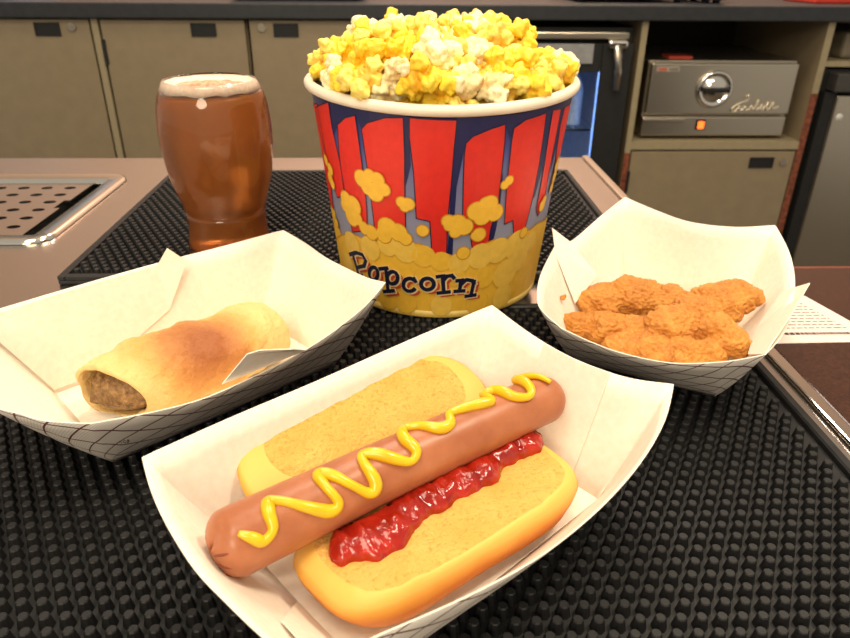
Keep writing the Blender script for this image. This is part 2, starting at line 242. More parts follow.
# glass-door drinks fridge
f = thing('glass_door_fridge', (.33, YB, -.86), 'black glass-door fridge lit blue inside, behind the popcorn bucket', 'fridge')
bm = bmesh.new()
bbox(bm, .03, .075, YB+.03, 2.45, -.86, .07); bbox(bm, .56, .606, YB+.03, 2.45, -.86, .07)
bbox(bm, .075, .56, 2.41, 2.45, -.86, .07); bbox(bm, .075, .56, YB+.03, 2.41, -.86, -.80); bbox(bm, .075, .56, YB+.03, 2.41, .03, .07)
from_bm('body', bm, M['black'], f)
tr = box('top_trim', .03, .585, YB-.012, YB+.03, .046, .062, M['steel_v'], f, .002)
M['fridge_white'] = plain('fridge_lining', srgb(190, 205, 230), .4)
bm = bmesh.new(); bbox(bm, .076, .079, YB+.04, 2.40, -.79, .02); bbox(bm, .555, .559, YB+.04, 2.40, -.79, .02); bbox(bm, .079, .555, 2.40, 2.408, -.79, .02); bbox(bm, .079, .555, YB+.04, 2.40, -.797, -.79)
from_bm('lining', bm, M['fridge_white'], f)
d = frame('door_frame', .06, .60, -.85, .035, .07, YB-.005, YB+.03, M['black'], f)
bm = bmesh.new(); bbox(bm, .522, .599, YB-.012, YB-.004, -.85, .036); from_bm('door_stile', bm, M['black'], d)
gm = MT('fridge_glass'); gm.col((.9, .95, 1, 1)).set(Roughness=.02, IOR=1.3); gm.b.inputs['Transmission Weight'].default_value = 1
box('glass_pane', .13, .53, YB+.008, YB+.013, -.78, -.035, gm.m, f)
box('header_panel', .10, .498, YB-.010, YB-.004, -.014, .034, plain('grey_panel', srgb(150, 150, 150), .4), f, .001)
t = box('latch_bracket', .53, .582, YB-.030, YB-.004, .024, .045, M['chrome'], f, .007)
tube('latch_lever', [(.556, YB-.022, .03), (.558, YB-.032, .005), (.561, YB-.034, -.03), (.562, YB-.032, -.076)], lambda q: .012-.003*q, M['steel_v'], f, 10)
box('light_strip', .535, .545, YB+.05, YB+.06, -.78, .0, emis('blue_led', (.25, .45, 1, 1), 2.6), f)
box('light_strip', .09, .10, YB+.05, YB+.06, -.78, .0, emis('blue_led_dim', (.28, .48, 1, 1), 6), f)
for k, z in enumerate((-.20, -.45)):
    bm = bmesh.new()
    for i in range(24): bbox(bm, .085+i*.02, .088+i*.02, YB+.06, 2.38, z, z+.003)
    bbox(bm, .08, .553, YB+.06, YB+.064, z-.002, z+.004); bbox(bm, .08, .553, 2.37, 2.376, z-.002, z+.004)
    from_bm('wire_shelf', bm, M['chrome'], f)
def bottle(x, y, z, r_, h, c, label):
    b = thing('bottle', (x, y, z), label, 'bottle')
    prof = [(0, 0), (r_*.9, 0), (r_, .005), (r_, h*.6), (r_*.8, h*.7), (r_*.4, h*.82), (r_*.38, h*.95), (r_*.001, h*.95)]
    lathe('glass_body', prof, 20, c, b, (x, y, z)); lathe('cap', [(0, h*.94), (r_*.45, h*.94), (r_*.45, h), (0, h)], 16, M['fridge_white'], b, (x, y, z))
gb = plain('green_bottle', srgb(70, 120, 80), .2); wb = plain('white_bottle', srgb(210, 220, 230), .3)
bottle(.486, 2.03, -.197, .03, .17, wb, 'white bottle on the fridge shelf right of the green bottle')
bottle(.43, 2.06, -.197, .03, .15, gb, 'short green bottle in the blue lit fridge')

# open niche cabinet with the warmer
c = thing('niche_cabinet', (.87, YB, -.86), 'olive cabinet with an open niche above a single lockable door', 'cabinet')
for x0, x1 in ((.619, .635), (1.106, 1.124)):
    p = box('side_panel', x0, x1, YB+.002, 2.45, -.86, .089, M['laminate'], c)
    e = box('edge_band', x0, x1, YB, YB+.002, -.25 if x0 < .7 else -.09, .089, M['laminate_edge'], p)
    box('worn_edge', x0, x1, YB, YB+.002, -.86, -.25 if x0 < .7 else -.09, M['redwood'], p)
box('back_panel', .635, 1.106, 2.43, 2.45, -.86, .089, M['void'], c)
box('shelf', .635, 1.106, YB, 2.43, -.240, -.218, M['laminate_edge'], c)
d = box('door', .639, 1.102, YB, YB+.018, -.855, -.246, M['laminate'], c, .0015)
pull(d, .977, 1.046, -.292, -.262); lock(d, 1.073, -.275)
box('hinge', .634, .641, YB-.006, YB+.001, -.36, -.30, M['black'], d, .001)

wmr = thing('bun_warmer', (.86, 1.95, -.218), 'stainless food warmer drawer with a round recessed knob in the open niche', 'warmer')
YW = 1.93
box('housing', .668, 1.075, YW+.02, 2.35, -.212, -.012, M['steel_v'], wmr, .002)
box('drawer_front', .672, 1.072, YW, YW+.018, -.150, -.018, M['steel_v'], wmr, .003)
box('lower_panel', .664, 1.066, YW-.006, YW+.018, -.208, -.156, M['steel_v'], wmr, .003)
box('drip_lip', .664, .78, YW-.012, YW-.005, -.170, -.160, M['steel_v'], wmr, .002)
def ring_y(name, x, z, prof, m, parent):      # lathe about an axis along y
    n = 40; v = []; fa = []
    for r_, y in prof:
        for i in range(n):
            a = 2*math.pi*i/n; v.append((x+r_*math.cos(a), y, z+r_*math.sin(a)))
    for j in range(len(prof)-1):
        for i in range(n): fa.append((j*n+i, j*n+(i+1) % n, (j+1)*n+(i+1) % n, (j+1)*n+i))
    return mesh(name, v, fa, m, parent)
kx, kz = .850, -.083
ring_y('knob_ring', kx, kz, [(.030, YW-.001), (.040, YW-.010), (.047, YW-.010), (.050, YW-.002), (.050, YW)], M['chrome'], wmr)
ring_y('knob_cup', kx, kz, [(.0, YW-.016), (.015, YW-.0155), (.028, YW-.010), (.037, YW-.003), (.040, YW-.001)], M['chrome'], wmr)
box('knob_grip', kx-.036, kx+.036, YW-.026, YW-.006, kz-.006, kz+.006, M['black'], wmr, .003)
s = box('switch', .815, .840, YW-.010, YW-.005, -.190, -.163, M['black'], wmr, .001)
box('rocker', .819, .836, YW-.014, YW-.009, -.187, -.167, emis('lit_orange_rocker', (1, .12, .015, 1), 4.0), s, .002)
s = box('rating_label', .684, .745, YW-.002, YW, -.038, -.026, plain('pale_sticker', srgb(190, 182, 168), .5), wmr)
box('red_logo', .687, .712, YW-.003, YW-.0018, -.036, -.028, plain('red_print', srgb(190, 90, 70), .5), s)
for i in range(4): box('black_character', .717+i*.0066, .722+i*.0066, YW-.003, YW-.0018, -.036, -.028, plain('grey_print', srgb(110, 100, 90), .5), s)
M['bright'] = plain('bright_script', srgb(225, 215, 195), .25, .4)
SCR = [[(22, 14), (25, 12), (24, 18), (17, 20), (9, 24), (6, 28), (10, 30), (14, 26), (16, 24), (17, 28), (20, 27), (23, 24), (24, 28), (28, 27), (31, 23), (32, 27), (35, 25), (38, 17), (37, 27), (41, 26), (44, 22), (43, 27), (47, 26), (51, 20), (50, 27), (54, 26), (58, 20), (57, 26), (61, 26), (65, 24)]]
for st in SCR:
    pts = [(.895+a*.0022, YW-.003, -.066-b*.0026) for a, b in st]
    tube('script_badge', catmull(pts, 5), .0023, M['bright'], wmr, 6)
box('red_card', .735, .80, YW+.06, YW+.12, -.012, -.006, plain('red_card', srgb(170, 60, 40), .6), wmr)

# dark cooler on the other side of the niche
a = thing('steel_door_cooler', (1.5, YB, -.86), 'dark framed cooler with a brushed steel door right of the niche', 'cooler')
box('body', 1.130, 1.95, YB+.02, 2.45, -.86, -.03, M['black'], a)
box('top_box', 1.150, 1.95, YB-.03, YB+.02, -.082, -.035, plain('grey_metal', srgb(84, 82, 78), .4, .6), a, .003)
d = box('door', 1.172, 1.93, YB-.012, YB+.018, -.84, -.093, M['steel_v'], a, .004)
box('door_gasket', 1.140, 1.172, YB-.006, YB+.018, -.85, -.085, M['black'], d)
ring_y('drop_emblem', 1.193, -.15, [(0, YB-.0145), (.009, YB-.014), (.010, YB-.012)], plain('white_emblem', srgb(215, 215, 210), .4), a)
tag(box('shelf_board', 1.126, 1.95, YB+.01, 2.45, -.022, -.008, M['laminate_edge']), 'pale shelf board above the dark cooler', 'shelf')
tag(box('storage_tub', 1.19, 1.6, YB+.05, 2.3, -.007, .06, plain('grey_tub', srgb(120, 110, 92), .5), None, .01), 'grey tub on the pale shelf above the cooler', 'tub')

# things on the back counter, of which only the feet show
def appliance(name, x0, x1, y0, y1, h, m, label, cat, foot=True):
    q = thing(name, ((x0+x1)/2, y0, .126), label, cat); z = .126
    if foot:
        for fx in (x0+.02, x1-.02):
            for fy in (y0+.02, y1-.02): lathe('foot', [(0, 0), (.009, 0), (.011, .008), (0, .008)], 12, M['black'], q, (fx, fy, z))
        z += .008
    box('housing', x0, x1, y0, y1, z, z+h, m, q, .004)
    box('front_tray', x0+.01, x1-.01, y0-.012, y0, z, z+.006, M['black'], q, .001)
appliance('counter_appliance', .47, .77, 2.02, 2.35, .10, M['steel_v'], 'steel appliance on the back counter above the fridge', 'appliance')
appliance('counter_appliance', .80, .87, 2.0, 2.2, .1, M['black'], 'black box on the back counter beside the steel appliance', 'appliance')
appliance('counter_appliance', -1.25, -1.02, 2.02, 2.3, .12, M['fridge_white'], 'white appliance at the end of the back counter', 'appliance')
appliance('counter_appliance', -.45, -.10, 2.02, 2.3, .10, M['black'], 'black appliance on the back counter above the keyhole door', 'appliance')
tag(box('red_tray', 1.12, 1.30, 2.02, 2.2, .126, .146, plain('red_plastic', srgb(200, 60, 40), .4), None, .004), 'small red tray on the back counter above the cooler', 'tray')

# ================================================================== bar counter
bc = thing('bar_counter', (-.3, .4, -.9), 'brushed steel bar counter top with a raised steel lip', 'counter')
XR = .237
# top with an opening for the drip tray
dx0, dx1, dy0, dy1 = -.80, -.318, .580, .776
bm = bmesh.new()
bbox(bm, -1.5, dx0, -.4, .868, -.03, 0); bbox(bm, dx0, dx1, -.4, dy0, -.03, 0); bbox(bm, dx0, dx1, dy1, .868, -.03, 0); bbox(bm, dx1, XR, -.4, .868, -.03, 0)
from_bm('steel_top', bm, M['steel'], bc)
box('raised_lip', .2285, XR, -.4, .868, .0, .003, M['chrome'], bc, .0012)
box('front_panel', -1.5, XR, .83, .866, -.92, -.03, M['dark'], bc)
bt = thing('side_table', (.6, .2, -.9), 'dark brown speckled table top beside the steel counter', 'table')
box('table_top', XR+.001, 1.4, -.4, .508, -.03, .001, M['brown'], bt, .0015)
box('edge_band', XR+.001, 1.4, .508, .512, -.03, .0005, plain('reddish_edge', srgb(120, 60, 44), .4), bt)
box('panel_base', XR+.03, 1.35, -.35, .47, -.92, -.03, M['dark'], bt)

# drip tray
dt = thing('drip_tray', (-.55, .68, -.03), 'recessed steel drip tray with a perforated plate', 'drip tray')
cx_, cy_ = (dx0+dx1)/2, (dy0+dy1)/2; path = []
for sx, sy, a0 in ((1, 1, 0), (-1, 1, 90), (-1, -1, 180), (1, -1, 270)):
    for k in range(7): path.append((sx, sy, R(a0+15*k)))
prof_ = [(-.017, -.004), (-.017, .0012), (-.014, .0026), (-.004, .0034), (.0, .0044), (.003, .0036), (.0042, .0004)]
v = []; f = []; n = len(path); rc = .006
for off, z in prof_:
    for sx, sy, a in path:
        r_ = max(.0005, rc+off+.012); hx, hy = (dx1-dx0)/2-.0125+(off if r_ <= .0005 else 0)-rc+.006+0, (dy1-dy0)/2-.0125-rc+.006
        v.append((cx_+sx*hx+math.cos(a)*r_, cy_+sy*hy+math.sin(a)*r_, z))
for j in range(len(prof_)-1):
    for i in range(n): f.append((j*n+i, j*n+(i+1) % n, (j+1)*n+(i+1) % n, (j+1)*n+i))
mesh('rim', v, f, M['chrome'], dt)
bm = bmesh.new(); bbox(bm, dx0, dx1, dy0, dy1, -.029, -.027); bbox(bm, dx1-.002, dx1, dy0, dy1, -.027, 0); bbox(bm, dx0, dx1, dy1-.002, dy1, -.027, 0); bbox(bm, dx0, dx1, dy0, dy0+.002, -.027, 0)
from_bm('well', bm, M['void'], dt)
# perforated plate: cells with real holes
bm = bmesh.new(); px1, py1 = -.343, .761; pit = .0248; nx, ny = 16, 7; zt, zb = -.001, -.003
def cell(x, y, hole=True, nn=16, w_=pit/2):
    sq = []; hl = []
    for i in range(nn):
        a = 2*math.pi*i/nn; cx, cy = math.cos(a), math.sin(a); k = w_/max(abs(cx), abs(cy)); sq.append((x+cx*k, y+cy*k)); hl.append((x+cx*.0062, y+cy*.0048))
    T = [bm.verts.new((q[0], q[1], zt)) for q in sq]
    if not hole: bm.faces.new(T); return
    H = [bm.verts.new((q[0], q[1], zt)) for q in hl]; B = [bm.verts.new((q[0], q[1], zb)) for q in hl]
    for i in range(nn):
        j = (i+1) % nn; bm.faces.new((T[i], T[j], H[j], H[i])); bm.faces.new((H[i], H[j], B[j], B[i]))
for i in range(nx):
    for j in range(ny-1):
        x, y = px1-pit*.5-i*pit-.006, .7441-j*pit
        cell(x, y)
from_bm('perforated_plate', bm, M['steel'], dt)
bm = bmesh.new()
bbox(bm, px1-.006, px1, .597, .6750, -.003, zt); bbox(bm, px1-.006, px1, .7000, py1, -.003, zt)
bbox(bm, px1-nx*pit-.006, px1-.006, .7565, py1, -.003, zt); bbox(bm, px1-nx*pit-.006, px1-.006, .597, .6077, -.003, zt)
from_bm('plate_edge', bm, M['steel'], dt)

# ================================================================== bar mats
def knob_mesh(name):
    v = []; f = []; n = 8
    for r_, z in ((.0030, .0035), (.0021, .0085), (.0017, .009)):
        for i in range(n): a = 2*math.pi*(i+.5)/n; v.append((r_*math.cos(a), r_*math.sin(a), z))
    for j in range(2):
        for i in range(n): f.append((j*n+i, j*n+(i+1) % n, (j+1)*n+(i+1) % n, (j+1)*n+i))
    f.append(tuple(2*n+i for i in range(n)))
    return v, f
KV, KF = knob_mesh('knob')
kme = bpy.data.meshes.new('knob'); kme.from_pydata(KV, [], KF); kme.materials.append(M['rubber']); kme.update()
def to_px(p):
    d = Vector(p)-Vector((0, 0, CAMZ)); z = d.dot(fw); return 425+690*d.dot(rt)/z, 319-690*d.dot(up)/z, z
def inpoly(x, y, P):
    r_ = False; j = len(P)-1
    for i in range(len(P)):
        if (P[i][1] > y) != (P[j][1] > y) and x < (P[j][0]-P[i][0])*(y-P[i][1])/(P[j][1]-P[i][1])+P[i][0]: r_ = not r_
        j = i
    return r_
def mat(x0, x1, y0, y1, label, parts):
    t = thing('bar_mat', ((x0+x1)/2, (y0+y1)/2, 0), label, 'mat')
    box('base_sheet', x0, x1, y0, y1, .0002, .0036, M['rubber'], t, .0012)
    b = .008
    bm = bmesh.new()
    for X0, X1, Y0, Y1 in ((x0, x0+b*.7, y0, y1), (x1-b*.7, x1, y0, y1), (x0+b*.7, x1-b*.7, y0, y0+b*.7), (x0+b*.7, x1-b*.7, y1-b*.7, y1)): bbox(bm, X0, X1, Y0, Y1, .003, .0075, .001, 1)
    from_bm('border', bm, M['rubber'], t)
    pitch = .0076; pos = []; j = 0; y = y0+b+.003
    while y < y1-b-.002:
        x = x0+b+.003+(pitch/2 if j % 2 else 0)
        while x < x1-b-.002: pos.append((x, y)); x += pitch
        y += pitch*.866; j += 1
    sel = []
    if parts:
        trays = [[(q[0], q[1]) for q in (to_px(p) for p in rim)] for rim in (RIM_FRONT, RIM_LEFT, RIM_CHICK)]
        c = []
        for p in pos:
            X, Y, Z = to_px((p[0], p[1], .009))
            if 4 < X < 846 and 4 < Y < 634 and not any(inpoly(X, Y, q) for q in trays): c.append((Z, p))
        sel = [p for _, p in sorted(c)[:300]]
    for p in sel:
        k = bpy.data.objects.new('knob', kme); COL.objects.link(k); setpar(k, t); k.location = (p[0], p[1], 0)
    s = set(sel); v = []; f = []
    for p in pos:
        if p in s: continue
        o_ = len(v); v += [(q[0]+p[0], q[1]+p[1], q[2]) for q in KV]; f += [tuple(o_+i for i in q) for q in KF]
    tag(mesh('knob_field', v, f, M['rubber'], t, False), kind='stuff')
mat(-.262, .192, .486, .785, 'black rubber bar mat under the beer glass and popcorn bucket', False)
mat(-.245, .216, .120, .434, 'black rubber bar mat under the hot dog tray', True)

# paper notice on the brown table
nt = thing('paper_notice', (.28, .41, .001), 'white printed notice lying on the dark brown table', 'notice')
zt = .0016
P4 = [(.2982, .4544), (.2200, .4640), (.150+.09, .3835), (.3160, .3850)]
mesh('sheet', [(x, y, zt) for x, y in P4]+[(x, y, .0012) for x, y in P4], [(0, 1, 2, 3), (7, 6, 5, 4), (0, 3, 7, 4), (1, 0, 4, 5), (2, 1, 5, 6), (3, 2, 6, 7)], plain('notice_paper', srgb(238, 222, 214), .35, var=.02), nt, False)
ink = plain('grey_ink', srgb(120, 96, 92), .5); ink2 = plain('dark_ink', srgb(60, 44, 44), .5)
def textline(y, x0, x1, h, m, lo, hi):
    bm = bmesh.new(); x = x0
    while x < x1:
        l = rng.uniform(lo, hi); bbox(bm, x, min(x+l, x1), y, y+h, zt, zt+.0001); x += l+lo*.6
    from_bm('text_line', bm, m, nt)
for i in range(9): textline(.4035+i*.0046, .235, .312-(.4035+i*.0046-.385)*.30-.006, .0011, ink, .002, .006)
textline(.3945, .238, .309, .0032, ink2, .0012, .0034)

# ================================================================== paper trays
def dense(rim, sharp, n=5):
    k = len(rim); out = []; sh = sorted(sharp)
    for a, b in zip(sh, sh[1:]+[sh[0]+k]):
        seg = [rim[i % k] for i in range(a, b+1)]; out += catmull(seg, n)[:-1]
    return out
def perim(pt, B):
    best = None; s0 = 0
    for i in range(4):
        a, b = Vector(B[i][:2]), Vector(B[(i+1) % 4][:2]); d = b-a; L = d.length
        t_ = max(0, min(1, (Vector(pt[:2])-a).dot(d)/L**2)); q = a+d*t_; e = (Vector(pt[:2])-q).length
        if best is None or e < best[0]-1e-9: best = (e, q, s0+t_*L)
        s0 += L
    return best
def tray(name, B, rim, sharp, label, group, z0=.0094, th=.00055, ngon=5):
    t = thing(name, (sum(b[0] for b in B)/4, sum(b[1] for b in B)/4, z0), label, 'food tray', group)
    P = dense(rim, sharp, ngon); n = len(P); lv = 6; v = []; f = []; uv = []
    base = [perim(p, B) for p in P]
    arc = 0; arcs = []
    for i in range(n):
        arcs.append(arc); arc += (P[(i+1) % n]-P[i]).length
    for j in range(lv+1):
        q = j/lv
        for i in range(n):
            b3 = Vector((base[i][1].x, base[i][1].y, z0)); p = b3.lerp(P[i], q)
            p.z -= .0022*math.sin(math.pi*q)*min(1, base[i][0]/.02)
            v.append(p); uv.append((arcs[i], (P[i]-b3).length*q))
    for j in range(lv):
        for i in range(n): f.append((j*n+i, j*n+(i+1) % n, (j+1)*n+(i+1) % n, (j+1)*n+i))
    o0 = len(v)
    for b in B: v.append(Vector((b[0], b[1], z0))); uv.append((b[0], b[1]))
    me = bpy.data.meshes.new('shell'); me.from_pydata([tuple(p) for p in v], [], f+[(o0, o0+1, o0+2, o0+3)])
    me.materials.append(M['paper']); me.materials.append(M['print'])
    lay = me.uv_layers.new(name='UVMap')
    for pl in me.polygons:
        us = [uv[me.loops[li].vertex_index] for li in pl.loop_indices]; mx = max(u[0] for u in us)
        for li, u in zip(pl.loop_indices, us):
            lay.data[li].uv = (u[0]+(arc if mx-u[0] > arc/2 else 0), u[1])
    # make the printed side face outwards
    bm = bmesh.new(); bm.from_mesh(me)
    c = Vector((t.location.x, t.location.y, z0+.05))
    for fc in bm.faces:
        fc.normal_update()
        if fc.normal.dot(c-fc.calc_center_median()) < 0: fc.normal_flip()
        fc.smooth = len(fc.verts) == 4 and fc.calc_area() < .002
    bm.to_mesh(me); bm.free()
    o_ = link('shell', me, t); s = o_.modifiers.new('thickness', 'SOLIDIFY'); s.thickness = th; s.offset = -1; s.material_offset = 1; s.material_offset_rim = 0
    return t
def flap(t, pts, name='corner_flap', th=.0005, mats=None):
    me = bpy.data.meshes.new(name); me.from_pydata([tuple(p) for p in pts], [], [tuple(range(len(pts)))]); me.materials.append(M['paper']); me.update()
    bm = bmesh.new(); bm.from_mesh(me); bmesh.ops.triangulate(bm, faces=bm.faces[:]); bm.to_mesh(me); bm.free()
    o_ = link(name, me, t); s = o_.modifiers.new('thickness', 'SOLIDIFY'); s.thickness = th; s.offset = 0
    return o_
# hot dog tray
c0 = Vector((.0105, .2205)); d0 = Vector((.757, .653)); n0 = Vector((.653, -.757))
BF = [c0-d0*.0645-n0*.040, c0+d0*.0645-n0*.040, c0+d0*.0645+n0*.040, c0-d0*.0645+n0*.040]
TF = tray('paper_tray', BF, RIM_FRONT, [0, 4, 10, 18], 'white paper food tray holding the hot dog', 'paper food trays')
zb = .0105
def wallpt(B, rim, i, q, off=.0010):
    p = Vector(rim[i % len(rim)]); b = perim(p, B)[1]; b3 = Vector((b.x, b.y, .0094)); r_ = b3.lerp(p, q)
    r_.z -= .0022*math.sin(math.pi*q); c = Vector((sum(k[0] for k in B)/4, sum(k[1] for k in B)/4, .06)); return r_+(c-r_).normalized()*off
flap(TF, [wallpt(BF, RIM_FRONT, i, q) for i, q in ((6, 1), (7, 1), (8, 1), (8, .5), (8, .06), (6, .06), (6, .5))], 'end_flap')
def lrp(a, b, t_): return tuple(a[i]+(b[i]-a[i])*t_ for i in range(3))
bA = (BF[0].x, BF[0].y, zb); bD = (BF[3].x, BF[3].y, zb)
flap(TF, [wallpt(BF, RIM_FRONT, i, q, .0012) for i, q in ((17, .85), (19, .70), (21, .55), (22, .08), (18, .04))], 'end_flap')
flap(TF, [wallpt(BF, RIM_FRONT, i, q, .0022) for i, q in ((15, .55), (17, .62), (18, .55), (19, .05), (16, .05))], 'end_flap')
# pastry tray
BL = [(-.1905, .3224), (-.0945, .4094), (-.0412, .3499), (-.1372, .2634)]
RIM_LEFT = RIM_LEFT+[(-.1930, .2680, .062), (-.2140, .3090, .063), (-.1800, .3450, .0625), (-.1442, .3785, .0625), (-.1100, .4065, .0625)]
TL = tray('paper_tray', BL, RIM_LEFT, [0, 5, 12, 18], 'white paper food tray holding the meat pastry', 'paper food trays')
ap = FLAP_LEFT[0]
flap(TL, [Vector(ap), Vector((-.1285, .3840, .0615))]+[wallpt(BL, RIM_LEFT, i, q, .0012) for i, q in ((20, .5), (19, .05), (18, .04), (18, .97), (19, .985), (20, .99))])
flap(TL, SIDE_FLAP, 'side_flap')
# chicken tray
BC = [(.165, .464), (.2345, .424), (.17, .312), (.101, .352)]
TC = tray('paper_tray', BC, RIM_CHICK, [0, 4, 9, 16, 20], 'white paper food tray holding the breaded chicken', 'paper food trays')
fr = FLAPS_CHICK_R
flap(TC, [fr[0], fr[1], fr[2], (.1850, .3150, .034), (.206, .350, .030), (.2220, .360, .050)])
fl = FLAPS_CHICK_L[0]
flap(TC, [fl, (.0955, .4000, .0585), (.1080, .3870, .030), (.1260, .4080, .040), (.1080, .4185, .0595)])

# small printed size mark on the outside of the pastry tray
def mark(u, q): return (wallpt(BL, RIM_LEFT, 12, q, -.0011)).lerp(wallpt(BL, RIM_LEFT, 11, q, -.0011), u)
GL = {'2': [(0, .8), (.25, 1), (.6, .9), (.55, .6), (0, 0), (.65, 0)], '5': [(.6, 1), (.1, 1), (.05, .55), (.45, .6), (.6, .3), (.4, .02), (0, .1)], '0': [(.3, 1), (.05, .7), (.05, .3), (.3, 0), (.58, .3), (.58, .7), (.3, 1)]}
for i, ch in enumerate('250'):
    tube('printed_digit', [mark(.42+i*.085+a*.085, .50+b*.085) for a, b in GL[ch]], .00016, ink2, TL, 5)

# ================================================================== food materials
def attr(t, name):
    x = t.n('ShaderNodeAttribute'); x.attribute_name = name; return x.outputs['Fac']
def crumb():
    t = MT('bread_crumb'); v = t.n('ShaderNodeTexVoronoi'); v.inputs['Scale'].default_value = 420; t.l(t.coord(), v.inputs['Vector'])
    n1 = t.noise(520, 4, .6); n2 = t.noise(70, 3)
    pore = t.ramp(n1, [(.32, (1, 1, 1, 1)), (.46, (0, 0, 0, 1))])
    c = t.ramp(n2, [(.3, srgb(226, 170, 80)), (.7, srgb(235, 182, 96))])
    t.col(t.mix(pore, c, srgb(212, 154, 68))).set(Roughness=.85); t.bump(n1, .9, .0018)
    t.b.inputs['Subsurface Weight'].default_value = .15; t.b.inputs['Subsurface Radius'].default_value = (.004, .002, .0008); return t.m
def crust():
    t = MT('bun_crust'); a = attr(t, 'bake'); n1 = t.noise(60, 4)
    f = t.math('ADD', a, t.math('MULTIPLY', t.math('SUBTRACT', n1, .5), .35))
    t.col(t.ramp(f, [(.12, srgb(234, 184, 90)), (.4, srgb(226, 162, 62)), (.7, srgb(206, 122, 38))])).set(Roughness=.5); t.bump(t.noise(500, 3), .12, .0006); return t.m
M['crumb'], M['crust'] = crumb(), crust()
def setattr_f(o, name, vals):
    a = o.data.attributes.new(name, 'FLOAT', 'POINT'); a.data.foreach_set('value', vals)

# ------------------------------------------------------------------ hot dog
E1 = Vector((.1365, .100, 0)).normalized(); NN = Vector((E1.y, -E1.x, 0)); ZZ = Vector((0, 0, 1))
B0 = Vector((.0022, .226, 0))
def bun_half(name, org, ev, en, uc, a, w_, t_, seed, parent, cut=.9, ea=4.2, eb=3.3):
    v = []; f = []; fm = []; bake = []; nph = 96
    prof = [(0.001, 0, 0), (.12, 0, 0), (.24, 0, 0), (.36, 0, 0), (.48, 0, 0), (cut-.22, 0, 0), (cut-.15, 0, 0), (cut-.08, 0, 0), (cut-.03, .0, 0), (cut, .0, 0), (cut+(1-cut)*.4, .0, 1), (cut+(1-cut)*.8, .12, 1), (1.0, .30, 1), (.985, .5, 1), (.93, .7, 1), (.82, .86, 1), (.62, .96, 1), (.35, 1, 1), (.001, 1, 1)]
    for ro, q, _ in prof:
        for k in range(nph):
            ph = 2*math.pi*k/nph; cx, sx = math.cos(ph), math.sin(ph)
            ex = 2/ea
            u = math.copysign(abs(cx)**ex, cx)*a*ro; vv = w_/2+math.copysign(abs(sx)**(2/eb), sx)*w_/2*ro
            u *= 1-.06*(vv/w_)
            p3 = Vector((u*18+seed, vv*18, q*2)); wob = noise.noise(p3)*.0022
            h = t_*q
            if _ == 0: h = noise.noise(Vector((u*170, vv*170, seed)))*.0011+noise.noise(Vector((u*60, vv*60, seed+3)))*.0014
            p = org+E1*(uc+u+wob)+ev*(vv+wob*.8)+en*(h+(wob if _ else 0)); v.append(p); bake.append(max(0, q-.10)*1.7)
    for j in range(len(prof)-1):
        for k in range(nph):
            f.append((j*nph+k, j*nph+(k+1) % nph, (j+1)*nph+(k+1) % nph, (j+1)*nph+k)); fm.append(0 if prof[j+1][2] == 0 else 1)
    o_ = mesh(name, v, f, [M['crumb'], M['crust']], parent, True, fm); setattr_f(o_, 'bake', bake); return o_
bun = thing('hot_dog_bun', (.003, .225, .0105), 'split golden hot dog bun lying open in the tray', 'bun')
def tiltvec(base, ang): return base*math.cos(R(ang))+ZZ*math.sin(R(ang))
ev = tiltvec(-NN, 27); en = -(ZZ*math.cos(R(27))-(-NN)*math.sin(R(27))*-1); en = Vector((-NN.x*math.sin(R(27)), -NN.y*math.sin(R(27)), -math.cos(R(27))))*1.0
bun_half('far_half', B0+NN*-.006+ZZ*.0305, ev, Vector((-NN.x*-math.sin(R(27)), -NN.y*-math.sin(R(27)), -math.cos(R(27)))), .001, .0650, .0545, .019, 1.3, bun, .80, 2.7, 2.3)
ev2 = tiltvec(NN, 2)
bun_half('near_half', B0+NN*-.001+ZZ*.0315, ev2, Vector((NN.x*math.sin(R(2)), NN.y*math.sin(R(2)), -math.cos(R(2)))), .0000, .0622, .052, .0215, 7.7, bun)

